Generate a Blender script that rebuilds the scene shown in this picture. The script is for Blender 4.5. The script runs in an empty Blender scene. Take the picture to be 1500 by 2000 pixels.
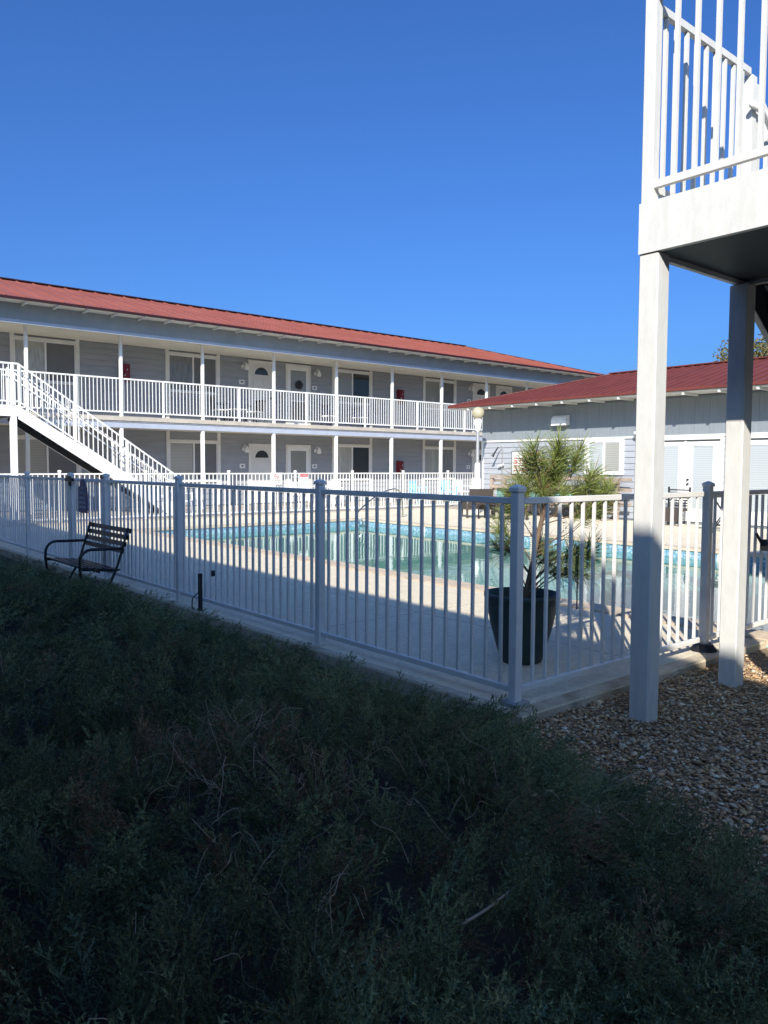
import bpy, bmesh, math, random
import numpy as np
from mathutils import Vector, Matrix
R = math.radians
random.seed(7)
scn = bpy.context.scene
col = scn.collection

# ------------------------------------------------------------------ camera
CAM = Vector((-3.513, -2.997, 1.42))
YAW, PITCH, ROLL = R(50.258), R(3.3505), R(0.272)
fw = Vector((math.cos(YAW)*math.cos(PITCH), math.sin(YAW)*math.cos(PITCH), -math.sin(PITCH)))
rt = Vector((math.sin(YAW), -math.cos(YAW), 0))
up = rt.cross(fw)
rt2 = math.cos(ROLL)*rt + math.sin(ROLL)*up
up2 = -math.sin(ROLL)*rt + math.cos(ROLL)*up
cd = bpy.data.cameras.new('camera')
cam = bpy.data.objects.new('camera', cd)
col.objects.link(cam)
cam.matrix_world = Matrix(((rt2.x, up2.x, -fw.x, CAM.x), (rt2.y, up2.y, -fw.y, CAM.y),
                           (rt2.z, up2.z, -fw.z, CAM.z), (0, 0, 0, 1)))
cd.sensor_fit = 'HORIZONTAL'
cd.sensor_width = 36
cd.lens = 36*1513.4/1500
cd.clip_start = 0.05
cd.clip_end = 3000
scn.camera = cam

# ------------------------------------------------------------------ sky, sun, exposure
SUNV = Vector((-1.247, -1.02, 1.0)).normalized()
world = bpy.data.worlds.new('World')
scn.world = world
world.use_nodes = True
wn = world.node_tree
for n in list(wn.nodes):
    wn.nodes.remove(n)
sky = wn.nodes.new('ShaderNodeTexSky')
sky.sky_type = 'NISHITA'
sky.sun_disc = False
sky.sun_elevation = math.asin(SUNV.z)
sky.sun_rotation = math.atan2(SUNV.x, SUNV.y)
sky.air_density = 1.0
sky.dust_density = 2.9
sky.ozone_density = 3.5
hs = wn.nodes.new('ShaderNodeMix')          # camera white balance of a clear winter sky
hs.data_type = 'RGBA'
hs.blend_type = 'MULTIPLY'
hs.inputs[0].default_value = 1.0
hs.inputs[7].default_value = (0.35, 0.67, 1.17, 1)
bg = wn.nodes.new('ShaderNodeBackground')
bg.inputs['Strength'].default_value = 0.092
wo = wn.nodes.new('ShaderNodeOutputWorld')
wn.links.new(sky.outputs[0], hs.inputs[6])
wn.links.new(hs.outputs[2], bg.inputs['Color'])
wn.links.new(bg.outputs[0], wo.inputs['Surface'])
sd = bpy.data.lights.new('sun', 'SUN')
sd.energy = 4.4
sd.angle = R(0.53)
sd.color = (1.0, 0.935, 0.83)
sun = bpy.data.objects.new('sun', sd)
col.objects.link(sun)
sun.rotation_euler = (-SUNV).to_track_quat('-Z', 'Y').to_euler()
scn.view_settings.view_transform = 'Standard'
scn.view_settings.look = 'None'
scn.view_settings.exposure = 0.72
scn.view_settings.gamma = 1.0
scn.view_settings.use_curve_mapping = False

# ------------------------------------------------------------------ materials
MATS = {}
def mat(name, base, rough=0.6, var=0.12, scale=4.0, stretch=(1, 1, 1), bump=0.0, bscale=60.0,
        spec=0.4, metal=0.0, stain=None, stain_scale=1.2, stain_amt=0.5, stain_stretch=(1, 1, 1), attr=None, detail=4.0):
    m = bpy.data.materials.new(name)
    m.use_nodes = True
    nt = m.node_tree
    b = nt.nodes['Principled BSDF']
    b.inputs['Roughness'].default_value = rough
    b.inputs['Metallic'].default_value = metal
    b.inputs['Specular IOR Level'].default_value = spec
    geo = nt.nodes.new('ShaderNodeNewGeometry')
    def noise(sc, st, det=detail):
        mp = nt.nodes.new('ShaderNodeVectorMath'); mp.operation = 'MULTIPLY'
        mp.inputs[1].default_value = st
        nt.links.new(geo.outputs['Position'], mp.inputs[0])
        nz = nt.nodes.new('ShaderNodeTexNoise')
        nz.inputs['Scale'].default_value = sc
        nz.inputs['Detail'].default_value = det
        nz.inputs['Roughness'].default_value = 0.6
        nt.links.new(mp.outputs[0], nz.inputs['Vector'])
        return nz
    def mult(colsock, fac):
        mx = nt.nodes.new('ShaderNodeMix'); mx.data_type = 'RGBA'; mx.blend_type = 'MULTIPLY'
        mx.inputs[0].default_value = 1.0
        nt.links.new(colsock, mx.inputs[6]); nt.links.new(fac, mx.inputs[7])
        return mx.outputs[2]
    if attr:
        at = nt.nodes.new('ShaderNodeAttribute'); at.attribute_name = attr
        c = at.outputs['Color']
    else:
        rgb = nt.nodes.new('ShaderNodeRGB'); rgb.outputs[0].default_value = (*base, 1)
        c = rgb.outputs[0]
    nz = noise(scale, stretch)
    rp = nt.nodes.new('ShaderNodeValToRGB')
    rp.color_ramp.elements[0].position = 0.3; rp.color_ramp.elements[1].position = 0.7
    rp.color_ramp.elements[0].color = (1-var,)*3 + (1,)
    rp.color_ramp.elements[1].color = (1+var*0.6,)*3 + (1,)
    nt.links.new(nz.outputs['Fac'], rp.inputs[0])
    c = mult(c, rp.outputs[0])
    if stain:
        n2 = noise(stain_scale, stain_stretch, 6)
        r2 = nt.nodes.new('ShaderNodeValToRGB')
        r2.color_ramp.elements[0].position = 0.48; r2.color_ramp.elements[1].position = 0.75
        r2.color_ramp.elements[0].color = (0, 0, 0, 1); r2.color_ramp.elements[1].color = (stain_amt,)*3+(1,)
        nt.links.new(n2.outputs['Fac'], r2.inputs[0])
        mx = nt.nodes.new('ShaderNodeMix'); mx.data_type = 'RGBA'
        nt.links.new(r2.outputs[0], mx.inputs[0]); nt.links.new(c, mx.inputs[6])
        mx.inputs[7].default_value = (*stain, 1)
        c = mx.outputs[2]
    nt.links.new(c, b.inputs['Base Color'])
    if bump:
        nb = noise(bscale, stretch, 5)
        bp = nt.nodes.new('ShaderNodeBump')
        bp.inputs['Strength'].default_value = bump
        bp.inputs['Distance'].default_value = 0.02
        nt.links.new(nb.outputs['Fac'], bp.inputs['Height'])
        nt.links.new(bp.outputs[0], b.inputs['Normal'])
    MATS[name] = m
    return m

mat('fence_white', (.74, .735, .71), .45, .06, 5, stain=(.55, .52, .46), stain_scale=7, stain_amt=.35)
mat('rail_white', (.80, .80, .78), .5, .05, 3)
mat('stair_white', (.64, .64, .61), .5, .07, 26, (1, 1, .4), bump=.1, bscale=160, stain=(.46, .45, .41), stain_scale=14, stain_amt=.30, stain_stretch=(1, 1, .15))
mat('trim', (.72, .71, .67), .55, .07, 4, stain=(.5, .47, .40), stain_scale=3, stain_amt=.25)
mat('soffit', (.70, .67, .58), .7, .10, 2)
mat('siding', (.315, .33, .355), .6, .10, 3, (.4, .4, 3), bump=.08, bscale=40)
mat('siding_club', (.35, .37, .405), .6, .10, 3, (.4, .4, 3), bump=.08, bscale=40)
mat('panel_grey', (.225, .255, .285), .65, .10, 3, (6, 6, .4), bump=.2, bscale=12)
mat('frieze', (.27, .295, .315), .65, .10, 3)
mat('beam', (.40, .44, .52), .55, .08, 3)
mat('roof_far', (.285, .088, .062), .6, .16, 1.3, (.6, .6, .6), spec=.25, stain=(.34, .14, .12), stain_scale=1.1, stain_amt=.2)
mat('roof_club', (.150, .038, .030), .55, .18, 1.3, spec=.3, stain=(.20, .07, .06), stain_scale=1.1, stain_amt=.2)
mat('roof_edge', (.030, .008, .010), .5, .1, 3)
mat('concrete', (.80, .715, .54), .9, .16, 22, bump=.9, bscale=45, stain=(.50, .42, .31), stain_scale=3.5, stain_amt=.35, detail=8)
mat('slab_edge', (.56, .48, .36), .95, .22, 9, bump=.7, bscale=30, stain=(.22, .17, .11), stain_scale=3.4, stain_amt=.8)
mat('walkway', (.50, .45, .38), .9, .15, 2, bump=.3, bscale=40)
mat('ground', (.16, .13, .09), .95, .3, .8, bump=.5, bscale=14)
mat('soil', (.05, .042, .032), 1, .4, 5, bump=.8, bscale=25)
mat('gravel_base', (.26, .19, .13), .95, .4, 30, bump=.8, bscale=60)
mat('pebble', (.4, .35, .28), .8, .15, 40, attr='tint', bump=.1, bscale=200)
mat('juniper', (.03, .06, .04), .75, .2, 8, attr='tint', spec=.25)
mat('needle', (.12, .17, .04), .6, .2, 14, attr='tint', spec=.3)
mat('leaf', (.1, .11, .03), .6, .2, 8, attr='tint', spec=.3)
mat('bark', (.16, .11, .075), .9, .3, 18, (1, 1, .3), bump=.6, bscale=40)
mat('twig', (.40, .33, .24), .9, .25, 20)
mat('pot', (.028, .05, .048), .5, .2, 6, bump=.15, bscale=90)
mat('potting_soil', (.03, .025, .02), 1, .4, 20, bump=.8, bscale=50)
mat('coping', (.58, .48, .36), .85, .2, 5, bump=.3, bscale=50)
mat('pool_shell', (.36, .66, .58), .7, .15, .9)
mat('tile_blue', (.17, .34, .46), .25, .55, 26, spec=.5, stain=(.66, .74, .76), stain_scale=19, stain_amt=.95)
mat('grout', (.70, .74, .72), .8, .1, 5)
mat('tile_white', (.75, .76, .74), .3, .05, 5)
mat('ink_black', (.02, .02, .022), .6, 0, 5)
mat('ink_red', (.50, .05, .07), .6, .05, 5)
mat('ink_green', (.05, .25, .20), .6, 0, 5)
mat('sign_white', (.76, .76, .74), .5, .04, 5)
mat('sign_navy', (.018, .034, .15), .4, .1, 5)
mat('sign_grey', (.30, .33, .42), .5, .1, 5)
mat('sign_blue', (.05, .17, .33), .4, .15, 9)
mat('black_metal', (.018, .019, .022), .4, .2, 9, spec=.5)
mat('steel', (.55, .55, .53), .22, .05, 4, metal=1.0)
mat('galv', (.36, .37, .38), .5, .15, 8, metal=.3)
mat('wicker', (.075, .06, .052), .75, .45, 90, (1, 1, 2.5), bump=.6, bscale=110)
mat('wood_grey', (.36, .29, .235), .85, .25, 7, (.6, .6, .6), bump=.4, bscale=30)
mat('teal', (.16, .34, .31), .7, .3, 9)
mat('navy', (.025, .03, .09), .8, .15, 9)
mat('plastic_white', (.78, .78, .77), .4, .04, 4)
mat('plastic_blue', (.25, .58, .78), .4, .1, 4)
mat('red_box', (.17, .016, .026), .4, .15, 6)
mat('glass_dark', (.045, .052, .055), .06, .15, 1.5, spec=.6)
mat('screen', (.15, .155, .16), .55, .15, 2)
mat('door_paint', (.66, .65, .61), .5, .05, 3)
mat('club_door', (.76, .76, .74), .45, .04, 3)
mat('globe', (.42, .38, .26), .25, .12, 6, spec=.5)
mat('bead', (.62, .58, .50), .2, .1, 5, spec=.8)
mat('bead_dark', (.03, .03, .03), .25, .1, 5, spec=.8)
mat('steel_shaded', (.035, .042, .05), .6, .2, 6)  # dark tone puts the shade under flights and landings into the colour
mat('rust', (.33, .13, .05), .9, .4, 10)

def stripe_mat(name, a, b, per, rough=.3, axis=2):
    m = bpy.data.materials.new(name); m.use_nodes = True
    nt = m.node_tree; p = nt.nodes['Principled BSDF']
    p.inputs['Roughness'].default_value = rough
    geo = nt.nodes.new('ShaderNodeNewGeometry')
    sx = nt.nodes.new('ShaderNodeSeparateXYZ'); nt.links.new(geo.outputs['Position'], sx.inputs[0])
    f1 = nt.nodes.new('ShaderNodeMath'); f1.operation = 'MULTIPLY'; f1.inputs[1].default_value = 1/per
    nt.links.new(sx.outputs[axis], f1.inputs[0])
    f2 = nt.nodes.new('ShaderNodeMath'); f2.operation = 'FRACT'; nt.links.new(f1.outputs[0], f2.inputs[0])
    rp = nt.nodes.new('ShaderNodeValToRGB')
    rp.color_ramp.elements[0].position = .12; rp.color_ramp.elements[0].color = (*b, 1)
    rp.color_ramp.elements[1].position = .3; rp.color_ramp.elements[1].color = (*a, 1)
    nt.links.new(f2.outputs[0], rp.inputs[0])
    nz = nt.nodes.new('ShaderNodeTexNoise'); nz.inputs['Scale'].default_value = 2.3
    nt.links.new(geo.outputs['Position'], nz.inputs['Vector'])
    mx = nt.nodes.new('ShaderNodeMix'); mx.data_type = 'RGBA'; mx.blend_type = 'MULTIPLY'; mx.inputs[0].default_value = .5
    nt.links.new(rp.outputs[0], mx.inputs[6]); nt.links.new(nz.outputs['Color'], mx.inputs[7])
    nt.links.new(rp.outputs[0], p.inputs['Base Color'])
    p.inputs['Coat Weight'].default_value = .8
    p.inputs['Coat Roughness'].default_value = .04
    MATS[name] = m
stripe_mat('blind_far', (.36, .36, .33), (.22, .22, .205), .05)
stripe_mat('blind_up', (.27, .28, .265), (.23, .24, .23), .05)
mat('curtain', (.40, .40, .37), .6, .3, 5, (6, 6, .6))
mat('curtain_dark', (.20, .205, .20), .5, .35, 4, (5, 5, .5))
for _n in ('curtain', 'curtain_dark'):
    _b = MATS[_n].node_tree.nodes['Principled BSDF']; _b.inputs['Coat Weight'].default_value = .8; _b.inputs['Coat Roughness'].default_value = .04
stripe_mat('blind_club', (.44, .475, .485), (.34, .37, .385), .055)

def water_mat():
    m = bpy.data.materials.new('water'); m.use_nodes = True
    nt = m.node_tree
    for n in list(nt.nodes): nt.nodes.remove(n)
    out = nt.nodes.new('ShaderNodeOutputMaterial')
    tp = nt.nodes.new('ShaderNodeBsdfTransparent'); tp.inputs['Color'].default_value = (.60, .90, .82, 1)
    df = nt.nodes.new('ShaderNodeBsdfDiffuse'); df.inputs['Color'].default_value = (.12, .36, .30, 1)   # cloudy green water
    tr = nt.nodes.new('ShaderNodeMixShader'); tr.inputs[0].default_value = .80
    nt.links.new(tp.outputs[0], tr.inputs[1]); nt.links.new(df.outputs[0], tr.inputs[2])
    gl = nt.nodes.new('ShaderNodeBsdfGlossy'); gl.inputs['Roughness'].default_value = .015
    gl.inputs['Color'].default_value = (.95, .97, .97, 1)
    fr = nt.nodes.new('ShaderNodeFresnel'); fr.inputs['IOR'].default_value = 1.33
    nz = nt.nodes.new('ShaderNodeTexNoise'); nz.inputs['Scale'].default_value = 2.6; nz.inputs['Detail'].default_value = 3
    geo = nt.nodes.new('ShaderNodeNewGeometry')
    nt.links.new(geo.outputs['Position'], nz.inputs['Vector'])
    bp = nt.nodes.new('ShaderNodeBump'); bp.inputs['Strength'].default_value = .05; bp.inputs['Distance'].default_value = .05
    nt.links.new(nz.outputs['Fac'], bp.inputs['Height'])
    nt.links.new(bp.outputs[0], gl.inputs['Normal']); nt.links.new(bp.outputs[0], fr.inputs['Normal'])
    mx = nt.nodes.new('ShaderNodeMixShader')
    nt.links.new(fr.outputs[0], mx.inputs[0]); nt.links.new(tr.outputs[0], mx.inputs[1]); nt.links.new(gl.outputs[0], mx.inputs[2])
    nt.links.new(mx.outputs[0], out.inputs['Surface'])
    MATS['water'] = m
water_mat()

# ------------------------------------------------------------------ helpers
def tag(o, label=None, cat=None, group=None, kind=None):
    if label: o['label'] = label
    if cat: o['category'] = cat
    if group: o['group'] = group
    if kind: o['kind'] = kind
    return o
def empty(name, loc=(0, 0, 0), rz=0, label=None, cat=None, group=None):
    o = bpy.data.objects.new(name, None)
    col.objects.link(o)
    o.location = loc
    o.rotation_euler = (0, 0, rz)
    o.empty_display_size = .2
    return tag(o, label, cat, group)
def link(name, me, parent=None, loc=(0, 0, 0), rot=None):
    o = bpy.data.objects.new(name, me)
    col.objects.link(o)
    o.parent = parent
    o.location = loc
    if rot: o.rotation_euler = rot
    return o
BOX = {}
def boxmesh(sx, sy, sz, m, bev=0.0):
    k = (round(sx, 4), round(sy, 4), round(sz, 4), m, bev)
    if k in BOX: return BOX[k]
    bm = bmesh.new()
    bmesh.ops.create_cube(bm, size=1, matrix=Matrix.Diagonal((sx, sy, sz, 1)))
    if bev:
        bmesh.ops.bevel(bm, geom=bm.edges[:], offset=bev, segments=1, affect='EDGES')
    me = bpy.data.meshes.new(m + '_box')
    bm.to_mesh(me); bm.free()
    me.materials.append(MATS[m])
    BOX[k] = me
    return me
def box(name, parent, x0, x1, y0, y1, z0, z1, m, bev=0.0):
    return link(name, boxmesh(x1-x0, y1-y0, z1-z0, m, bev), parent, ((x0+x1)/2, (y0+y1)/2, (z0+z1)/2))
class MB:
    """collects simple solids into one mesh"""
    def __init__(self): self.v = []; self.f = []
    def box(self, x0, x1, y0, y1, z0, z1):
        b = len(self.v)
        self.v += [(x0, y0, z0), (x1, y0, z0), (x1, y1, z0), (x0, y1, z0), (x0, y0, z1), (x1, y0, z1), (x1, y1, z1), (x0, y1, z1)]
        self.f += [tuple(b+i for i in q) for q in ((0, 3, 2, 1), (4, 5, 6, 7), (0, 1, 5, 4), (1, 2, 6, 5), (2, 3, 7, 6), (3, 0, 4, 7))]
        return self
    def bar(self, a, c, w, h, upv=(0, 0, 1)):
        a = Vector(a); c = Vector(c); d = (c-a).normalized()
        s = d.cross(Vector(upv))
        if s.length < 1e-5: s = d.cross(Vector((1, 0, 0)))
        s.normalize(); u = s.cross(d).normalized()
        s *= w/2; u *= h/2; b = len(self.v)
        for p in (a, c):
            for q in (-s-u, s-u, s+u, -s+u): self.v.append(tuple(p+q))
        self.f += [tuple(b+i for i in q) for q in ((3, 2, 1, 0), (4, 5, 6, 7), (0, 1, 5, 4), (1, 2, 6, 5), (2, 3, 7, 6), (3, 0, 4, 7))]
        return self
    def tube(self, pts, r, n=8, cap=True):
        pts = [Vector(p) for p in pts]
        rs = r if isinstance(r, (list, tuple)) else [r]*len(pts)
        b = len(self.v); ref = None
        for i, p in enumerate(pts):
            d = (pts[min(i+1, len(pts)-1)]-pts[max(i-1, 0)]).normalized()
            if ref is None:
                ref = d.cross(Vector((0, 0, 1)))
                if ref.length < .1: ref = d.cross(Vector((1, 0, 0)))
            s = (ref - d*ref.dot(d)).normalized(); ref = s
            u = d.cross(s)
            for k in range(n):
                a = 2*math.pi*k/n
                self.v.append(tuple(p+rs[i]*(math.cos(a)*s+math.sin(a)*u)))
        for i in range(len(pts)-1):
            for k in range(n):
                self.f.append((b+i*n+k, b+i*n+(k+1) % n, b+(i+1)*n+(k+1) % n, b+(i+1)*n+k))
        if cap:
            self.f.append(tuple(b+k for k in range(n-1, -1, -1)))
            self.f.append(tuple(b+(len(pts)-1)*n+k for k in range(n)))
        return self
    def lathe(self, prof, n=24, c=(0, 0, 0), cap=False):
        b = len(self.v)
        for r, z in prof:
            for k in range(n):
                a = 2*math.pi*k/n
                self.v.append((c[0]+r*math.cos(a), c[1]+r*math.sin(a), c[2]+z))
        for i in range(len(prof)-1):
            for k in range(n):
                self.f.append((b+i*n+k, b+i*n+(k+1) % n, b+(i+1)*n+(k+1) % n, b+(i+1)*n+k))
        if cap:
            self.f.append(tuple(b+k for k in range(n-1, -1, -1)))
            self.f.append(tuple(b+(len(prof)-1)*n+k for k in range(n)))
        return self
    def poly(self, pts):
        b = len(self.v); self.v += [tuple(p) for p in pts]; self.f.append(tuple(range(b, b+len(pts)))); return self
    def prism(self, pts2, y0, y1):
        """polygon in xz (ccw seen from -y) extruded in y"""
        b = len(self.v); n = len(pts2)
        self.v += [(x, y0, z) for x, z in pts2] + [(x, y1, z) for x, z in pts2]
        self.f.append(tuple(b+i for i in range(n))); self.f.append(tuple(b+n+i for i in range(n-1, -1, -1)))
        for i in range(n): self.f.append((b+i, b+n+i, b+n+(i+1) % n, b+(i+1) % n))
        return self
    def mesh(self, name, m, smooth=False):
        me = bpy.data.meshes.new(name)
        me.from_pydata(self.v, [], self.f)
        bm = bmesh.new(); bm.from_mesh(me)
        bmesh.ops.recalc_face_normals(bm, faces=bm.faces[:])
        bm.to_mesh(me); bm.free()
        me.materials.append(MATS[m])
        if smooth:
            me.polygons.foreach_set('use_smooth', [True]*len(me.polygons))
        return me
    def build(self, name, m, parent=None, loc=(0, 0, 0), rot=None, smooth=False):
        return link(name, self.mesh(name, m, smooth), parent, loc, rot)
def np_mesh(name, v, tris, m, colr=None, parent=None, smooth=False):
    me = bpy.data.meshes.new(name)
    n, t = len(v), len(tris)
    me.vertices.add(n); me.vertices.foreach_set('co', np.ascontiguousarray(v, dtype=np.float32).ravel())
    me.loops.add(3*t); me.loops.foreach_set('vertex_index', np.ascontiguousarray(tris, dtype=np.int32).ravel())
    me.polygons.add(t)
    me.polygons.foreach_set('loop_start', np.arange(0, 3*t, 3, dtype=np.int32))
    me.polygons.foreach_set('loop_total', np.full(t, 3, dtype=np.int32))
    if smooth: me.polygons.foreach_set('use_smooth', np.ones(t, dtype=bool))
    if colr is not None:
        a = me.color_attributes.new('tint', 'FLOAT_COLOR', 'POINT')
        c4 = np.ones((n, 4), dtype=np.float32); c4[:, :3] = colr
        a.data.foreach_set('color', c4.ravel())
    me.update(calc_edges=True)
    me.materials.append(MATS[m])
    return link(name, me, parent)
def text(body, name, size, m, parent, loc, rot, depth=.001, align='CENTER'):
    cu = bpy.data.curves.new('t', 'FONT')
    cu.body = body; cu.size = size; cu.extrude = depth; cu.align_x = align; cu.align_y = 'CENTER'
    t = bpy.data.objects.new('t', cu); col.objects.link(t)
    dg = bpy.context.evaluated_depsgraph_get()
    me = bpy.data.meshes.new_from_object(t.evaluated_get(dg))
    bpy.data.objects.remove(t); bpy.data.curves.remove(cu)
    me.materials.clear(); me.materials.append(MATS[m])
    return link(name, me, parent, loc, rot)

# ------------------------------------------------------------------ ground, deck, pool (the setting)
GZ = -0.10
g = MB().poly([(-400, -400, GZ-.03), (400, -400, GZ-.03), (400, 400, GZ-.03), (-400, 400, GZ-.03)])
# leave a hole for the pool: four sheets in one mesh
PX0, PX1, PY0, PY1, WZ = 3.25, 9.32, -4.6, 13.55, -.175
g = MB()
for a, b, c, d in ((-400, PX0-.4, -400, 400), (PX1+.4, 400, -400, 400), (PX0-.4, PX1+.4, -400, PY0-.4), (PX0-.4, PX1+.4, PY1+.4, 400)):
    g.poly([(a, c, GZ-.03), (b, c, GZ-.03), (b, d, GZ-.03), (a, d, GZ-.03)])
tag(g.build('ground', 'ground'), kind='structure')
DX0, DX1, DY0, DY1 = -.12, 14.93, -.16, 16.1
d = MB()
CP = .32
for a, b, c, e in ((DX0, PX0-CP, DY0, DY1), (PX1+CP, DX1, DY0, DY1), (PX0-CP, PX1+CP, PY1+CP, DY1)):
    d.box(a, b, c, e, -.22, 0)
deck = tag(d.build('pool_deck', 'concrete'), kind='structure')
d2 = MB().box(PX1+CP, DX1, -12, DY0-.004, -.22, -.004).box(5.6, PX0-CP+.001, -12, DY0-.004, -.22, -.004) if False else MB().box(PX1+CP, DX1, -12, DY0-.004, -.22, -.004)
tag(d2.build('deck_extension', 'concrete'), kind='structure')
e_ = MB().box(DX0-.004, DX0+.02, DY0-.003, DY1, -.20, -.012).box(DX0+.02, 12, DY0-.004, DY0+.02, -.20, -.012)
e_.build('slab_edge', 'slab_edge', deck)
mg = MB().box(DX0+.006, -.045, DY0+.004, DY1, -.002, .003).box(-.045, 11.9, DY0+.004, -.045, -.002, .003)
mg.build('slab_margin', 'slab_edge', deck)
jt = MB()
for x in (1.55,): jt.box(x-.004, x+.004, DY0+.02, DY1, -.003, .0015)
for y in (2.55, 6.2, 9.9): jt.box(DX0, PX0-CP, y-.004, y+.004, -.003, .0016)
for y in (0.8, 4.4, 8.1, 11.8): jt.box(PX1+CP, DX1, y-.004, y+.004, -.003, .0016)
jt.build('expansion_joint', 'slab_edge', deck)
# coping as bullnose blocks
cop_v = MB().box(-CP/2, CP/2, -.298, .298, -.034, .012).mesh('coping_block', 'coping')
cop_h = MB().box(-.298, .298, -CP/2, CP/2, -.034, .012).mesh('coping_block', 'coping')
pool = tag(MB().box(PX0-.30, PX0-.012, PY0, PY1, -1.25, -.036).box(PX1+.012, PX1+.30, PY0, PY1, -1.25, -.036)
           .box(PX0-.30, PX1+.30, PY1+.012, PY1+.30, -1.25, -.036).box(PX0-.30, PX1+.30, PY0-.3, PY0-.012, -1.25, -.036)
           .box(PX0-.3, PX1+.3, PY0-.3, PY1+.3, -1.4, -1.25).build('swimming_pool', 'pool_shell'), kind='structure')
n = int((PY1-PY0)/.6)
for i in range(n):
    y = PY0+.3+i*.6
    if y > -1:
        link('coping_block', cop_v, pool, (PX0-CP/2+.035, y, 0)); link('coping_block', cop_v, pool, (PX1+CP/2-.035, y, 0))
for i in range(11):
    link('coping_block', cop_h, pool, (PX0-.02+i*.6, PY1+CP/2-.035, 0))
tl_x = boxmesh(.012, .142, .136, 'tile_blue'); tl_y = boxmesh(.142, .012, .136, 'tile_blue')
MB().box(PX1, PX1+.010, PY0, PY1, -.33, -.036).box(PX0, PX1, PY1, PY1+.010, -.33, -.036).box(PX0-.010, PX0, PY0, PY1, -.33, -.036).build('grout_band', 'grout', pool)
for r in range(1):
    z = -.106
    for i in range(84):
        y = PY1-.09-.15*i
        link('tile', tl_x, pool, (PX1-.003, y, z))
    for i in range(40):
        link('tile', tl_y, pool, (PX0+.09+.15*i, PY1-.003, z))
for (yy, a, b_) in ((10.93, '3', None), (3.42, '7', None)):
    t = box('depth_marker', pool, PX1-.014, PX1-.010, yy-.075, yy+.075, -.178, -.037, 'tile_white')
    for q, zz in ((a, 0),):
        text(q, 'numeral', .12, 'ink_black', t, (-.004, 0, zz), (R(90), 0, R(-90)))
w = MB()
w.poly([(PX0-.012, PY0-.012, WZ), (PX1+.012, PY0-.012, WZ), (PX1+.012, PY1+.012, WZ), (PX0-.012, PY1+.012, WZ)])
tag(w.build('pool_water', 'water'), kind='structure')
# courtyard paving on the far side and the walkway along the building
tag(MB().box(-30, 34, 16.42, 22.1, -.2, .004).build('courtyard_pavement', 'walkway'), kind='structure')
tag(MB().box(-30, 18, 16.1, 16.42, -.2, .045).build('fence_kerb', 'walkway'), kind='structure')
tag(MB().box(-9, DX0-.02, -14, 16.0, -.4, GZ-.012).build('planting_bed', 'soil'), kind='structure')
gv = MB().poly([(-.955, -.9, GZ), (-1.0, -1.3, GZ), (-1.1, -2.2, GZ), (-1.9, -3.2, GZ), (-1.9, -9, GZ), (9.6, -9, GZ), (9.6, -.8, GZ), (-.95, -.8, GZ)]).poly([(-.95, -.8, GZ), (9.6, -.8, GZ), (9.6, -.165, GZ+.045), (-.95, -.165, GZ+.045)])
tag(gv.build('gravel_bed', 'gravel_base'), kind='structure')

# ------------------------------------------------------------------ building parts
BRD = {}
def board_mesh(L, h, m):
    k = (round(L, 2), round(h, 3), m)
    if k in BRD: return BRD[k]
    mb = MB(); x = L/2
    mb.v = [(-x, -.027, 0), (x, -.027, 0), (x, .0, 0), (-x, .0, 0), (-x, -.006, h), (x, -.006, h), (x, 0, h), (-x, 0, h)]
    mb.f = [(0, 3, 2, 1), (4, 5, 6, 7), (0, 1, 5, 4), (1, 2, 6, 5), (2, 3, 7, 6), (3, 0, 4, 7)]
    BRD[k] = mb.mesh('siding_board', m)
    return BRD[k]
def siding(parent, x0, x1, z0, z1, holes, h, m, y=0.0):
    n = max(1, round((z1-z0)/h)); h = (z1-z0)/n
    for i in range(n):
        a, b = z0+i*h, z0+(i+1)*h
        cuts = sorted((hx0, hx1) for hx0, hx1, hz0, hz1 in holes if hz0 < b-.04 and hz1 > a+.04)
        x = x0
        for c0, c1 in cuts + [(x1, x1)]:
            if c0-x > .06:
                link('siding_board', board_mesh(c0-x, h-.002, m), parent, ((x+c0)/2, y, a))
            x = max(x, c1)
def roof_front(parent, x0, x1, ye, ze, yr, zr, step, m, hip0=None, hip1=None, rib=.022):
    """rib sheets rising from the eave (ye,ze) to the ridge (yr,zr); hips cut the ends at 45 degrees in plan"""
    k = (zr-ze)/(yr-ye)
    n = round((x1-x0)/step); step = (x1-x0)/n
    full = None
    for i in range(n):
        a, b = x0+i*step, x0+(i+1)*step
        def top(x):
            t = yr-ye
            if hip0 is not None: t = min(t, x-hip0)
            if hip1 is not None: t = min(t, hip1-x)
            return max(t, 0)
        ta, tb = top(a), top(b)
        isfull = ta == yr-ye and tb == yr-ye
        if isfull and full is not None:
            link('roof_sheet', full, parent, (a, 0, 0)); continue
        mb = MB()
        L = b-a
        mb.poly([(0, ye, ze), (L, ye, ze), (L, ye+tb, ze+k*tb), (0, ye+ta, ze+k*ta)])
        mb.poly([(0, ye, ze-.03), (0, ye+ta, ze+k*ta-.03), (L, ye+tb, ze+k*tb-.03), (L, ye, ze-.03)])
        mb.poly([(0, ye, ze-.03), (L, ye, ze-.03), (L, ye, ze), (0, ye, ze)])
        if ta > .1:
            for rx in (0.0,):
                mb.bar((rx+.012, ye-.006, ze+.012), (rx+.012, ye+ta, ze+k*ta+.012), rib, rib*1.5)
        me = mb.mesh('roof_sheet', m)
        if isfull: full = me
        link('roof_sheet', me, parent, (a, 0, 0))
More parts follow.
